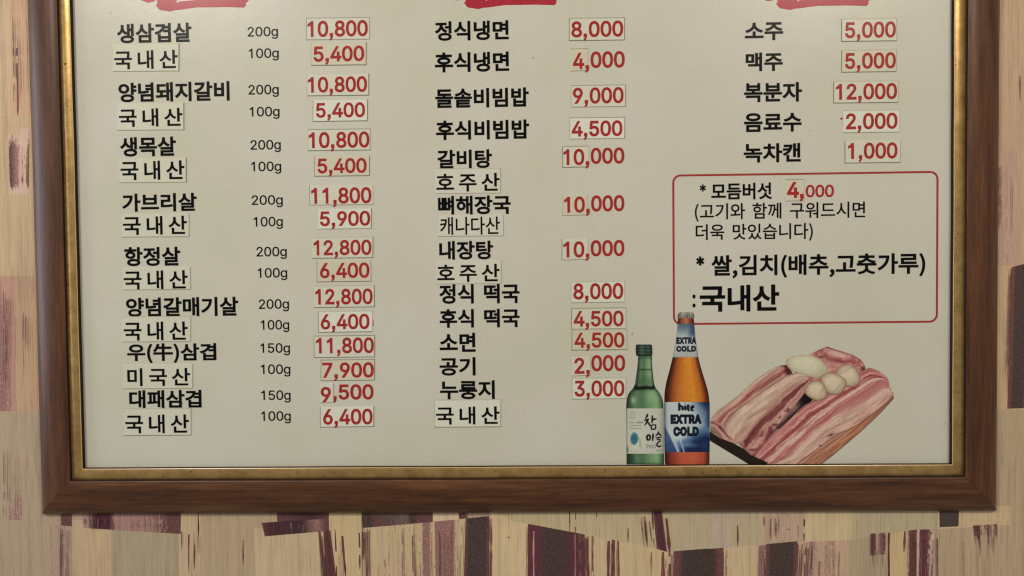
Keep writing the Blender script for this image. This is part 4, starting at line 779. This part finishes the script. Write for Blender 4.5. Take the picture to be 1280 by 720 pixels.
for t, x0, x1, y0, y1, q, sides in (
        ('국 내 산', 143, 222.5, 63, 86.5, (141, 55, 224, 89.5), 'Rb'), ('국 내 산', 149, 228.5, 135.5, 158.5, (147, 129, 230, 163), 'Rb'),
        ('국 내 산', 151, 231, 201, 225, (149.5, 198, 233, 228.5), 'Rb'), ('국 내 산', 154, 234, 270, 293.5, (153, 267.5, 236.5, 296.5), 'rb'),
        ('국 내 산', 155, 235, 338, 361.5, (153.5, 334, 238, 362.5), 'rb'), ('국 내 산', 155, 235, 402, 425.5, (153, 396, 238.5, 427.5), 'trb'),
        ('미 국 산', 159.5, 238, 460, 482.5, (154, 455.5, 241, 486), 'rb'), ('국 내 산', 157, 236.5, 518, 541.5, (155, 511, 239, 544.5), 'Brt'),
        ('호 주 산', 545.5, 624.5, 216.5, 239.5, (544, 211, 626, 242), 'rt'), ('캐나다산', 550, 625, 271, 293.5, (548, 269, 629, 295.5), 'rb'),
        ('호 주 산', 546.5, 624.5, 330, 352.5, (545, 326, 626.5, 355), 'r'), ('국 내 산', 545, 624.5, 508, 530.5, (543.5, 500, 626, 534), 'Btlr')):
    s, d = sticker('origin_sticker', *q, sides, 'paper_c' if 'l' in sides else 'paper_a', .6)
    lettering('origin_lettering', t, x0, x1, y0, y1, M['black'], s, MED if t != '캐나다산' else 5, d, space=.2)

# ---- the red bordered notice
def border(x0, y0, x1, y1, r, w):
    (ua, va), (ub, vb) = U(x0, y0), U(x1, y1)
    r *= .001; w *= .0005
    vs, n = [], 8
    ring = []
    for cx, cy, a0 in ((ub - r, va + r, -90), (ub - r, vb - r, 0), (ua + r, vb - r, 90), (ua + r, va + r, 180)):
        for k in range(n + 1):
            a = math.radians(a0 + 90 * k / n); ring.append((cx, cy, math.cos(a), math.sin(a)))
    for cx, cy, c, s in ring:
        vs.append((cx + (r + w) * c, cy + (r + w) * s)); vs.append((cx + (r - w) * c, cy + (r - w) * s))
    vs = np.array(vs); m = len(ring)
    fs = [(2 * i, 2 * i + 1, 2 * ((i + 1) % m) + 1, 2 * ((i + 1) % m)) for i in range(m)]
    o = link_mesh('notice_border', W(vs[:, 0], vs[:, 1], INK_D), fs, M['red_line'], board)
    o['label'] = 'thin dark red rounded border round the notice'
border(841.5, 219.5, 1171, 402, 9, 2.5)
def notice(t, x0, x1, y0, y1, off, space=.4, gap=0): return lettering('notice_lettering', t, x0, x1, y0, y1, M['black'], board, off, INK_D, space=space, gap=gap)
notice('*', 874.5, 882.5, 230.5, 239.5, 16)
notice('모듬버섯', 889, 965, 228.5, 249.5, 10)
notice('（고기와 함께 구워드시면', 868.5, 1081.5, 253, 276, LIGHT, .42)
notice('더욱 맛있습니다）', 869.5, 1016, 279.5, 302, LIGHT, .42)
notice('*', 870, 880.5, 320.5, 332, 22)
notice('쌀，김치（배추，고춧가루）', 889, 1156.5, 317.5, 347, 10)
notice('：', 865.5, 869.5, 368, 384.5, 8)
notice('국내산', 874.5, 974, 356, 389.5, 11)

# ------------------------------------------------------------------ printed pictures (flat prints on the sheet)
def vnoise(x, y, seed=0):
    """Smooth value noise for the ink of the printed pictures."""
    x = np.asarray(x, float); y = np.asarray(y, float)
    xi, yi = np.floor(x).astype(int), np.floor(y).astype(int); fx, fy = x - xi, y - yi
    fx = fx * fx * (3 - 2 * fx); fy = fy * fy * (3 - 2 * fy)
    def h(a, b):
        t = np.sin(a * 127.1 + b * 311.7 + seed * 74.7) * 43758.5453
        return t - np.floor(t)
    return (h(xi, yi) * (1 - fx) + h(xi + 1, yi) * fx) * (1 - fy) + (h(xi, yi + 1) * (1 - fx) + h(xi + 1, yi + 1) * fx) * fy
def grad(t, stops):
    """Piecewise colour ramp on array t."""
    p = [s[0] for s in stops]; c = np.array([s[1] for s in stops], float)
    return np.stack([np.interp(t, p, c[:, k]) for k in range(3)], -1)
def blend(a, b, k): return a * (1 - k[..., None]) + np.asarray(b, float) * k[..., None]
def sm(x, a, b): t = np.clip((x - a) / (b - a), 0, 1); return t * t * (3 - 2 * t)

def mute(C, k=.80):
    g = (C * np.array([.3, .55, .15])).sum(-1, keepdims=True); return np.clip(g + (C - g) * k, 3, 245)

def print_grid(name, X, Y, C, parent, d):
    """X, Y photograph coordinates of a grid (rows x columns), C its ink colours."""
    nv, nu = X.shape
    u, v = U(X, Y)
    idx = np.arange(nv * nu).reshape(nv, nu)
    fs = np.stack([idx[:-1, :-1], idx[1:, :-1], idx[1:, 1:], idx[:-1, 1:]], -1).reshape(-1, 4)
    return link_mesh(name, W(u.ravel(), v.ravel(), d), fs, M['photo'], parent, None, {'ink': ('FLOAT_COLOR', alb(mute(C, 1.0 if name in ('pork_slice', 'cutting_board', 'garlic_clove', 'onion', 'bottle_picture') and parent is not board or name == 'bottle_picture' and C[len(C) // 2, C.shape[1] // 2, 0] > 140 else .82)).reshape(-1, 3))})

def silhouette(rows, ys):
    r = np.array(rows, float)
    return np.interp(ys, r[:, 0], r[:, 1]), np.interp(ys, r[:, 0], r[:, 2])

def bottle_print(name, rows, colour, parent, d, step=.7, nu=60):
    y0, y1 = rows[0][0], rows[-1][0]
    ys = np.linspace(y0, y1, int((y1 - y0) / step) + 2); l, r = silhouette(rows, ys)
    t = np.linspace(0, 1, nu)
    X = l[:, None] + (r - l)[:, None] * t[None]; Y = np.repeat(ys[:, None], nu, 1); T = np.repeat(t[None], len(ys), 0)
    return print_grid(name, X, Y, colour(T, X, Y), parent, d)

def strokes(name, lines, m, parent, d, bold=1.35):
    """Brush writing: lines of (x, y, half width) photograph points."""
    vs, fs = [], []
    k = 0
    for L in lines:
        P = np.array(L, float); n = len(P); P[:, 2] *= bold
        D = np.gradient(P[:, :2], axis=0); D /= np.maximum(np.hypot(*D.T), 1e-6)[:, None]
        Nn = np.stack([-D[:, 1], D[:, 0]], -1)
        A = np.concatenate([P[:, :2] + Nn * P[:, 2:], P[:, :2] - Nn * P[:, 2:]])
        u, v = U(A[:, 0], A[:, 1]); i0 = len(vs)
        k += 1
        vs += W(u, v, d + .000004 * k).tolist()
        fs += [(i0 + i, i0 + i + 1, i0 + n + i + 1, i0 + n + i) for i in range(n - 1)]
    return link_mesh(name, np.array(vs), fs, m, parent)
M['brush_black'] = flat('label_black', (22, 20, 22))
M['label_grey'] = flat('label_grey', (120, 124, 118))
M['navy'] = flat('label_navy', (12, 18, 32))
P1, P2, P3 = INK_D + .00005, INK_D + .00012, INK_D + .00020

# ---- green soju bottle
SOJU = [(443, 798, 814.5), (447, 797.5, 815), (452, 797.5, 814.8), (462, 796.3, 815.6), (472, 795, 816.6), (480, 793.8, 817.6), (485, 791.5, 819.5), (490, 787, 823.5),
        (494, 784.8, 826), (499, 783.4, 828), (505, 782.8, 829.2), (515, 782.6, 829.5), (580.5, 783.2, 830)]
def soju_col(T, X, Y):
    c = grad(T, [(0, (30, 46, 34)), (.1, (56, 84, 58)), (.25, (92, 128, 90)), (.42, (74, 112, 74)), (.62, (104, 146, 96)), (.82, (126, 168, 112)), (.93, (78, 116, 74)), (1, (30, 50, 34))])
    neck = sm(Y, 452, 444)
    c = blend(c, (44, 66, 48), neck * .6)
    c = blend(c, (34, 48, 36), np.exp(-((Y - 462) / 1.0) ** 2) * .7 * (Y > 455))
    c = blend(c, (48, 78, 54), sm(Y, 466, 478) * sm(Y, 484, 478) * .4)
    v = np.exp(-((Y - (486.5 - 4.5 * np.abs(T - .5) * 2 + 1.5 * np.sin(T * 9))) / 2.4) ** 2)      # dark meniscus in the shoulder
    c = blend(c, (14, 26, 18), np.clip(v * 1.15, 0, 1))
    c = blend(c, (176, 188, 160), np.exp(-(((X - 791.5) / 3.0) ** 2 + ((Y - 500) / 4.5) ** 2)) * .75)
    c = blend(c, (140, 176, 124), np.exp(-(((X - 815) / 8) ** 2 + ((Y - 497) / 6) ** 2)) * .6)
    low = (Y > 560) * 1.0
    c = blend(c, (34, 50, 38), low * sm(T, .35, .02) * .7)
    c = blend(c, (40, 60, 42), sm(Y, 577, 581) * .6)
    return c + (vnoise(X * .7, Y * .7, 3)[..., None] - .5) * 10
soju = bottle_print('bottle_picture', SOJU, soju_col, board, P1)
soju['label'] = 'printed picture of a green glass spirit bottle with white label'
def cap_col(T, X, Y):
    c = grad(T, [(0, (22, 36, 28)), (.2, (48, 70, 54)), (.38, (88, 112, 90)), (.55, (46, 72, 54)), (.8, (66, 96, 72)), (1, (20, 34, 26))])
    rid = .5 + .5 * np.sin((Y - 431) * 1.55)
    c = blend(c, (22, 34, 28), rid * .55)
    c = blend(c, (24, 36, 30), sm(Y, 441.5, 444) * .7)
    return c
bottle_print('bottle_cap', [(430.5, 796, 813.5), (431.5, 794.8, 815), (436, 794.6, 815.2), (442, 794.8, 815.6), (444, 795.4, 815), (445, 796.5, 814.2)], cap_col, soju, P2, .5, 40)
def soju_label(T, X, Y):
    c = grad(T, [(0, (150, 152, 132)), (.06, (184, 184, 164)), (.5, (190, 189, 170)), (.85, (184, 183, 162)), (.95, (160, 162, 140)), (1, (120, 126, 106))])
    c = blend(c, (214, 214, 198), np.exp(-(((X - 795) / 8) ** 2 + ((Y - 549) / 12) ** 2)) * .5)
    w = 1 + .25 * (vnoise(X * .35, Y * .35, 5) - .5)
    e = ((X - 792.8 + (Y - 548) * .05) / 5.4) ** 2 + ((Y - 548.3) / 8.3) ** 2
    k = sm(e * w, 1.15, .7)
    c = blend(c, (84, 138, 146), k)
    c = blend(c, (34, 98, 124), k * sm(e, .9, .1) * (.6 + .4 * vnoise(X * .3, Y * .3, 9)))
    bam = sm(np.abs(X - 800 + (Y - 553) * -.08), 1.6, .6) * sm(Y, 546, 548) * sm(Y, 561, 558)
    c = blend(c, (146, 160, 96), bam * .8)
    e2 = ((X - 790.5) / 2.6) ** 2 + ((Y - 518.5) / 3.6) ** 2                       # small pale bell emblem
    c = blend(c, (120, 132, 132), np.exp(-((e2 - 1) / .35) ** 2) * .6 * (Y < 521.5))
    c = blend(c, (124, 134, 130), (np.abs(Y - 522.5) < .6) * (np.abs(X - 790.5) < 4) * .5)
    c = blend(c, (60, 96, 52), np.exp(-(((X - 784) / 1.4) ** 2 + ((Y - 562) / 4) ** 2)) * .8)
    return c
bottle_print('bottle_label', [(510.5, 783, 829.6), (538, 783, 829.7), (567, 783.3, 829.9)], soju_label, soju, P2, .5, 90)
strokes('label_lettering', [
    [(806.8, 523.5, .5), (808.5, 520.5, 1.0), (809.6, 517.2, .8)],
    [(805, 525.4, .5), (808, 525.0, 1.0), (811.2, 523.6, .6)],
    [(809.8, 524.5, .9), (808.3, 528, .9), (805.6, 532, .4)],
    [(808.9, 526.5, .6), (811.2, 529.6, .9), (812.7, 532.4, .7)],
    [(815.4, 519, .6), (815.3, 524, 1.0), (814.9, 529.2, .6)],
    [(815.6, 524.8, .6), (818.5, 523.8, .9), (820.8, 523.4, .4)],
    [(813.6, 531.2, .5), (814.0, 534, .8), (814.6, 536.8, .8), (817, 536.4, .8), (819.3, 536, .7), (819.5, 533.5, .8), (819.4, 531, .7), (816.5, 531.0, .7), (813.6, 531.6, .6)],
    [(810.8, 543.2, .9), (809, 545, 1.0), (808.5, 547.6, 1.0), (809.6, 550, .9), (811.5, 549.8, .9), (812.8, 547.4, .9), (812.4, 544.6, .9), (810.8, 543.2, .9)],
    [(816.2, 541.5, .6), (816.1, 546, 1.0), (815.6, 551.4, .5)],
    [(823.4, 539, .5), (822.4, 542, .9), (819.2, 545.4, .4)],
    [(822.8, 541, .6), (824.6, 543, .9), (826.6, 545.2, .5)],
    [(819.4, 547.6, .5), (823, 546.8, .8), (826.8, 546.6, .4)],
    [(820.6, 549.6, .5), (823.6, 549.2, .7), (825.2, 549.4, .7), (824.8, 551.4, .7), (822.4, 553, .7), (821, 555.2, .8), (822, 557.8, .8), (824.4, 558.2, .8), (826.8, 556.6, .5)]],
    M['brush_black'], soju, P3)
lettering('label_lettering', 'fresh', 806.5, 819.5, 554.3, 560.4, M['label_grey'], soju, 8, P3, slant=.25)
strokes('label_lettering', [[(787.5, 528.3, .3), (793, 528.3, .3)], [(795.5, 528, .6), (803.8, 528, .6)], [(787.5, 532.2, .25), (801.5, 532, .25)], [(787.5, 535.4, .25), (801, 535.3, .25)]], M['label_grey'], soju, P3)
strokes('label_lettering', [[(820, 563.3, .4), (826.5, 563.3, .4)]], M['label_grey'], soju, P3)

# ---- amber beer bottle
BEER = [(396, 848, 866.5), (399, 847.3, 867.2), (404, 847, 867.6), (415, 846.4, 868.4), (424, 845.2, 869.4), (435, 843.2, 870.8), (446, 841, 872.6), (455, 838.8, 874.8), (466, 836, 878), (477, 833, 881.4),
        (487, 831.2, 884.4), (495, 830.5, 886), (505, 830.4, 886.8), (540, 830.6, 886.9), (575, 831, 886.8), (580.5, 831.6, 886.4)]
def beer_col(T, X, Y):
    c = grad(T, [(0, (34, 16, 12)), (.07, (70, 30, 18)), (.2, (152, 78, 34)), (.42, (196, 118, 40)), (.65, (208, 134, 46)), (.85, (176, 98, 36)), (.94, (92, 40, 22)), (1, (44, 18, 14))])
    c = blend(c, (196, 122, 88), np.exp(-((T - .33) / .06) ** 2) * sm(Y, 470, 495) * .4)
    low = (Y > 560) * 1.0
    cl = grad(T, [(0, (44, 16, 14)), (.12, (120, 50, 40)), (.35, (178, 84, 60)), (.65, (186, 92, 58)), (.88, (160, 70, 50)), (1, (60, 22, 18))])
    c = c * (1 - low[..., None]) + cl * low[..., None]
    up = (Y < 406) * 1.0
    cu = grad(T, [(0, (60, 26, 18)), (.2, (130, 66, 44)), (.5, (182, 116, 84)), (.8, (120, 56, 36)), (1, (50, 22, 16))])
    c = c * (1 - up[..., None]) + cu * up[..., None]
    sp = vnoise(X * .55, Y * .55, 21)
    c = blend(c, (112, 52, 26), sm(sp, .93, .97) * .6)
    return c + (vnoise(X * .6, Y * .6, 8)[..., None] - .5) * 10
beer = bottle_print('bottle_picture', BEER, beer_col, board, P1 + .00002)
beer['label'] = 'printed picture of a brown beer bottle with blue and silver labels'
def crown_col(T, X, Y):
    c = grad(T, [(0, (90, 88, 78)), (.3, (168, 164, 148)), (.6, (120, 116, 104)), (.85, (164, 158, 140)), (1, (84, 78, 68))])
    return blend(c, (64, 58, 50), (.5 + .5 * np.sin(T * 46)) * .55 * sm(Y, 392, 395))
bottle_print('bottle_cap', [(390.3, 850.5, 864.5), (391.5, 848, 866.8), (394, 847, 867.6), (396.6, 846.7, 867.9), (397.6, 847.6, 867)], crown_col, beer, P2 + .00002, .4, 40)
def neck_label(T, X, Y):
    c = grad((Y - 404) / 42, [(0, (70, 88, 112)), (.12, (92, 112, 132)), (.3, (146, 160, 164)), (.45, (178, 184, 180)), (.75, (176, 180, 174)), (1, (160, 164, 156))])
    c = blend(c, (40, 62, 104), sm(T + (Y - 412) * .012, .55, .95) * sm(Y, 428, 412))
    c = blend(c, (90, 100, 112), sm(T, .88, 1.0) * .6)
    c = blend(c, (120, 130, 136), sm(T, .1, 0) * .5)
    return blend(c, (80, 104, 132), np.clip(vnoise(X * .5, Y * .25, 4) - .55, 0, 1) * 1.2 * sm(Y, 420, 410))
bottle_print('neck_label', [(404.6, 846.9, 867.8), (415, 846.2, 868.6), (424, 844.9, 869.6), (435, 843, 871), (446.4, 840.9, 872.8)], neck_label, beer, P2 + .00002, .6, 60)
def main_label(T, X, Y):
    x, y = (X - 831) / 56, (Y - 502.5) / 62.5
    c = grad(T, [(0, (140, 152, 158)), (.1, (178, 186, 184)), (.4, (190, 196, 190)), (.7, (172, 184, 186)), (1, (120, 140, 156))])
    k = sm(x + .25 * (1 - y) - .0 * y, .82, 1.05)                                   # navy sweep, upper right
    c = blend(c, (84, 114, 142), sm(x * .8 + (.5 - y) * .5, .62, .9) * .9)
    c = blend(c, (24, 38, 78), sm(x * .8 - y * .75, .52, .72))
    c = blend(c, (26, 42, 84), sm(x, .86, 1.0) * sm(y, .15, .3) * .8)
    arc = y - (.62 + .25 * (1 - x) * 0 + .30 * (x - .55) * -1 * (x > .55) + .10 * np.sin(x * 5 + .6))
    low = sm(arc, .0, .16)
    c = blend(c, (70, 108, 148), low)
    c = blend(c, (20, 38, 84), sm(arc, .13, .32) * (.75 + .35 * vnoise(x * 9, y * 7, 2)))
    lft = sm(y - .42 - x * 1.7, 0, .1)
    c = blend(c, (44, 74, 122), lft * .85)
    for x0, s, w, a in ((.05, .62, .035, .8), (.12, .5, .05, .55), (.26, .42, .018, .8)):
        e = np.abs(x - (x0 + (y - .5) * s * .8))
        c = blend(c, (186, 198, 204), sm(e, w * (1.6 - y) + .02, 0) * sm(y, .48, .62) * a)
    c = blend(c, (120, 154, 184), np.exp(-(((x - .52) / .2) ** 2 + ((y - .86) / .05) ** 2)) * .55)
    c = blend(c, (24, 34, 60), sm(T, .05, 0) * .6)
    return c
bottle_print('bottle_label', [(502.5, 830.2, 887), (540, 830.4, 887.1), (565, 830.7, 887)], main_label, beer, P2 + .00002, .5, 110)
BP = P3 + .00002
lettering('label_lettering', 'EXTRA', 845.3, 870.2, 421.2, 430.2, M['navy'], beer, 62, BP, gap=55)
lettering('label_lettering', 'COLD', 845.2, 870, 432.2, 439.8, M['navy'], beer, 62, BP, gap=55)
lettering('label_lettering', 'EXTRA', 838, 877, 517.4, 530.3, M['navy'], beer, 72, BP, gap=55)
lettering('label_lettering', 'COLD', 841.5, 873.6, 533, 545.3, M['navy'], beer, 72, BP, gap=55)
strokes('label_lettering', [
    [(847.2, 505.2, .4), (848.8, 504.2, .9), (849.2, 506, 1.0), (849.2, 512, 1.0), (848.2, 513.6, .4)], [(849.4, 508.8, .5), (851.4, 507.2, .7), (853, 508.2, .9), (853.2, 511, 1.0), (853.4, 513.4, .6)],
    [(855.2, 507.4, .4), (856.4, 507.4, .9), (856.5, 510.5, 1.0), (857.2, 513.2, .6)], [(855.7, 504.9, .5), (857.1, 504.9, .6)],
    [(859.9, 505, .5), (860.0, 508, 1.0), (860.1, 511.4, 1.0), (861.3, 513.3, .8), (862.4, 512.6, .3)], [(858.2, 507.5, .4), (860, 507.2, .5), (862.4, 507.2, .4)],
    [(864.4, 510.3, .4), (867.2, 509.2, .6), (867, 507.4, .7), (865.3, 507.2, .7), (864.2, 509, 1.0), (864.3, 511.8, 1.0), (865.6, 513.3, .8), (867.8, 512.3, .3)]], M['navy'], beer, BP, 1.7)

# ---- board of sliced pork belly with onion and garlic
def resample(P, n):
    P = np.array(P, float); s = np.r_[0, np.cumsum(np.hypot(*np.diff(P, axis=0).T))]; t = np.linspace(0, s[-1], n)
    return np.stack([np.interp(t, s, P[:, 0]), np.interp(t, s, P[:, 1])], -1)
def ribbon(name, up, lo, profile, parent, d, seed=0, warp=.16, streak=26, extra=None, nu=None, nv=44):
    """Slice lying between two edge lines; profile is the ink across it, dragged along its length."""
    L = np.hypot(*np.diff(np.array(up, float), axis=0).T).sum(); nu = nu or int(L / .8) + 4
    A, B = resample(up, nu), resample(lo, nu)
    t = np.linspace(0, 1, nv)[:, None, None]
    G = A[None] * (1 - t) + B[None] * t
    X, Y = G[..., 0], G[..., 1]
    V = np.repeat(np.linspace(0, 1, nv)[:, None], nu, 1); S = np.repeat(np.linspace(0, L, nu)[None], nv, 0)
    w = V + warp * (vnoise(S / 22, V * 2.2, seed) - .5) + warp * .6 * (vnoise(S / 8, V * 5, seed + 1) - .5) + warp * .3 * (vnoise(S / 3.5, V * 12, seed + 2) - .5)
    c = grad(w, profile)
    st = vnoise(S / 20, V * streak, seed + 3) - .5; fi = vnoise(S / 1.8, V * 30, seed + 4) - .5
    c = c + st[..., None] * np.array([40, 46, 42]) + fi[..., None] * 18
    mb = vnoise(S / 34, V * 15 + vnoise(S / 26, V * 3, seed + 6) * 2, seed + 5)                     # marbling
    c = blend(c, (212, 178, 162), sm(mb, .70, .86) * .5); c = blend(c, (134, 66, 66), sm(mb, .24, .1) * .3)
    c = blend(c, (78, 42, 40), np.maximum(sm(V, .05, 0), sm(V, .95, 1)) * .45)                     # the fold at the edges
    if extra: c = extra(c, S / L, V, X, Y)
    return print_grid(name, X, Y, np.clip(c, 8, 235), parent, d)
def flat_print(name, P, c, parent, d, amp=8):
    """Plain printed outline, filled."""
    P = np.array(P, float); n = len(P)
    v, _, f, _, _, _ = delaunay_2d_cdt([Vector(p) for p in P], [], [list(range(n))], 1, 1e-6)
    V = np.array([(q.x, q.y) for q in v]); u, w = U(V[:, 0], V[:, 1])
    cc = np.tile(np.array(c, float), (len(V), 1)) + (vnoise(V[:, 0] * .3, V[:, 1] * .3, 5)[:, None] - .5) * amp
    return link_mesh(name, W(u, w, d), [list(t) for t in f], M['photo'], parent, None, {'ink': ('FLOAT_COLOR', alb(np.clip(cc, 5, 240)))})
FAT, FAT2, PINK, RED, MAR, DK = (206, 176, 156), (190, 154, 138), (192, 138, 130), (152, 80, 80), (110, 52, 54), (54, 28, 26)
pk = flat_print('pork_picture', [(887.3, 539), (901, 548), (917, 554), (937, 565), (955, 560), (1000, 520), (1050, 500), (1062, 522), (1044, 540), (1020, 566), (1008, 580.6), (936.5, 580.6), (887.3, 550.8)], (40, 27, 22), board, P1)
pk['label'] = 'printed picture of raw pork belly slices with onion and garlic on a cutting board'
Q = [P2 + .000012 * k for k in range(14)]
def board_edge(c, s, v, X, Y):
    c = blend(c, (112, 70, 48), sm(v, .85, 1.0) * .6); return blend(c, (112, 78, 60), sm(s, .6, 1) * .6)
ribbon('cutting_board', [(990, 580.6), (1012, 564), (1036, 546), (1060, 532), (1090, 513), (1116.5, 494)], [(1026, 580.6), (1042, 568.5), (1060, 553.5), (1080, 536), (1101, 516), (1117.4, 498)],
       [(0, (140, 98, 80)), (.35, (164, 112, 86)), (.7, (170, 114, 86)), (1, (150, 98, 72))], pk, Q[0], 31, .1, 14, board_edge)
def back_end(c, s, v, X, Y):
    c = blend(c, (70, 34, 38), sm(s, .86, .99) * sm(v, .15, .5)); return blend(c, (92, 48, 46), np.exp(-(((X - 1026) / 6) ** 2 + ((Y - 446) / 2.2) ** 2)) * .8)
ribbon('pork_slice', [(1013, 442.5), (1024, 437), (1034, 433.2), (1050, 438.5), (1066, 443.5), (1076, 449.5), (1081.5, 458)], [(992, 462), (1000, 482), (1016, 496), (1040, 496), (1062, 484), (1074, 472), (1081, 463)],
       [(0, (188, 138, 124)), (.2, RED), (.34, PINK), (.55, (192, 142, 128)), (.75, RED), (1, PINK)], pk, Q[1], 41, .5, 10, back_end)
def s1_end(c, s, v, X, Y):
    c = blend(c, (70, 28, 30), sm(s, .9, .97) * .9); c = blend(c, (186, 140, 124), np.exp(-(((X - 978.5) / 2.2) ** 2 + ((Y - 460.5) / 2.2) ** 2)) * .9)
    return blend(c, (92, 44, 40), sm(s, .05, 0) * sm(v, .3, .6) * .8)
ribbon('pork_slice', [(888, 524), (896, 514), (915, 500.5), (928, 490), (945, 474), (962, 462.5), (974, 457), (984, 456)], [(897, 541), (905, 532), (912, 520), (936, 504.5), (956, 490), (972, 477), (982, 470), (991, 467)],
       [(0, (178, 146, 128)), (.25, (190, 150, 132)), (.42, (176, 118, 106)), (.52, (144, 82, 74)), (.68, (150, 90, 80)), (.8, (186, 146, 130)), (1, (166, 124, 110))], pk, Q[2], 51, .11, 12, s1_end)
ribbon('pork_slice', [(888, 526), (895, 526), (903, 531), (908, 540), (916, 547), (924, 551)], [(888, 539), (895, 543), (903, 549), (911, 552), (918, 554), (922, 555)],
       [(0, PINK), (.3, (120, 64, 58)), (.55, FAT2), (.8, (140, 92, 82)), (1, (110, 70, 60))], pk, Q[3], 55, .5, 8)
def s2_spots(c, s, v, X, Y):
    k = sm(vnoise(X / 5.5, Y / 4.5, 77), .6, .75) * sm(v, .76, .84) * sm(v, 1.0, .95) * sm(s, .95, .6)
    c = blend(c, MAR, k * .8)
    c = blend(c, (150, 96, 88), sm(s, .06, 0) * sm(v, .35, .6) * .8)
    return c
ribbon('pork_slice', [(905, 539), (906, 529), (912, 519), (936, 500.5), (960, 484), (982, 470.5), (998, 465), (1011, 468)], [(940, 570), (950, 563), (960, 548), (976, 533), (990, 516), (1001, 502), (1008, 490), (1011, 478)],
       [(0, (176, 140, 122)), (.12, FAT), (.28, (192, 164, 142)), (.38, (180, 142, 124)), (.46, (190, 158, 138)), (.53, (176, 132, 118)), (.57, MAR), (.7, (118, 62, 60)), (.75, (186, 140, 126)), (.9, (180, 132, 120)), (1, (132, 74, 70))],
       pk, Q[4], 61, .10, 20, s2_spots)
ribbon('pork_slice', [(968, 536), (980, 522), (992, 508), (1003, 495), (1011, 484)], [(976, 536), (990, 524), (1002, 512), (1012, 503), (1020, 497)],  # not a slice: the dark gap between two slices, drawn as a ribbon
       [(0, (176, 134, 120)), (.15, (120, 84, 78)), (.35, (92, 62, 58)), (.6, (50, 34, 32)), (1, (22, 15, 13))], pk, Q[5], 71, .3, 8, lambda c, s, v, X, Y: blend(c, (18, 13, 11), sm(s, .5, .8)))
ribbon('pork_slice', [(942, 570), (955, 553), (975, 535), (990, 521), (1006, 506), (1028, 495), (1052, 481), (1075, 464), (1087, 459.5), (1099, 464), (1109, 472)],
       [(966, 581), (980, 572), (998, 556), (1014, 541), (1030, 528), (1048, 513), (1066, 501), (1084, 490), (1098, 480), (1106, 478), (1112, 481)],
       [(0, (172, 108, 104)), (.16, (178, 112, 108)), (.26, (184, 118, 112)), (.31, (206, 156, 144)), (.37, (148, 76, 76)), (.52, (154, 84, 82)), (.58, (206, 166, 152)), (.72, (204, 166, 150)), (.8, (178, 112, 106)), (.92, (188, 128, 120)), (1, (200, 160, 146))],
       pk, Q[6], 81, .12, 22)
ribbon('pork_slice', [(956, 580.6), (980, 569), (996, 553), (1012, 537), (1030, 524), (1047, 510), (1065, 497), (1085, 484), (1101, 474), (1110, 477), (1113, 487)],
       [(995, 580.6), (1012, 569), (1029, 555.5), (1043, 544.5), (1060, 537), (1074, 530), (1089, 519), (1101, 509), (1110, 501), (1115, 496), (1117.5, 491)],
       [(0, (172, 106, 102)), (.15, (182, 120, 112)), (.3, (206, 170, 152)), (.5, (200, 170, 150)), (.62, (190, 156, 138)), (.8, (204, 166, 150)), (.92, (194, 150, 132)), (1, (172, 130, 112))],
       pk, Q[7], 91, .12, 20, lambda c, s, v, X, Y: blend(blend(c, (168, 104, 100), sm(s, .5, .75) * sm(v, .55, .25) * .8), (60, 34, 30), np.exp(-(((X - 1038) / 4) ** 2 + ((Y - 543.5 + (X - 1038) * .4) / 1.3) ** 2)) * .85 + np.exp(-(((X - 1026) / 3) ** 2 + ((Y - 557) / 1.2) ** 2)) * .7))
def blob(name, cx, cy, rx, ry, rot, stops, parent, d, seed, extra=None):
    """Rounded printed thing (onion half, garlic clove)."""
    nr, na = 14, 40
    r = np.linspace(.02, 1, nr)[:, None]; a = np.linspace(0, 2 * math.pi, na)[None]
    wob = 1 + .05 * np.sin(2 * a + seed) + .05 * np.sin(3 * a + seed * 2) + .02 * np.sin(5 * a + seed)
    x, y = r * np.cos(a) * wob, r * np.sin(a) * wob
    ca, sa = math.cos(rot), math.sin(rot)
    X = cx + rx * x * ca - ry * y * sa; Y = cy + rx * x * sa + ry * y * ca
    c = grad(np.repeat(r, na, 1), stops)
    c = c + (-(x * .3 + y * .7) * 16)[..., None] + (vnoise(X * .5, Y * .5, seed)[..., None] - .5) * 12
    if extra: c = extra(c, x, y, X, Y)
    return print_grid(name, X, Y, np.clip(c, 10, 235), parent, d)
blob('onion', 1009.5, 457.5, 26.5, 13.2, .30, [(0, (204, 197, 170)), (.6, (198, 190, 162)), (.88, (186, 176, 146)), (1, (166, 150, 120))], pk, Q[8], 3,
     lambda c, x, y, X, Y: blend(c, (168, 162, 128), np.exp(-((x - .7) / .25) ** 2) * .4))
GAR = [(0, (204, 188, 162)), (.55, (198, 180, 152)), (.85, (174, 152, 124)), (1, (126, 100, 80))]
def clove(k):
    def f(c, x, y, X, Y):
        c = blend(c, (206, 194, 168), np.exp(-(((x - .25 * k) / .16) ** 2 + ((y - .45) / .4) ** 2)) * .6)
        return blend(c, (136, 112, 86), np.exp(-((x - .45 * k + y * .3) / .07) ** 2) * .35)
    return f
blob('garlic_clove', 1059.5, 470, 17, 13.4, .7, GAR, pk, Q[9], 4, clove(-1))
blob('garlic_clove', 1041.5, 479.5, 17.5, 12.8, .35, GAR, pk, Q[10], 5, clove(1))
blob('garlic_clove', 1020.3, 488.5, 14.2, 12.2, .1, GAR, pk, Q[11], 6, clove(1))
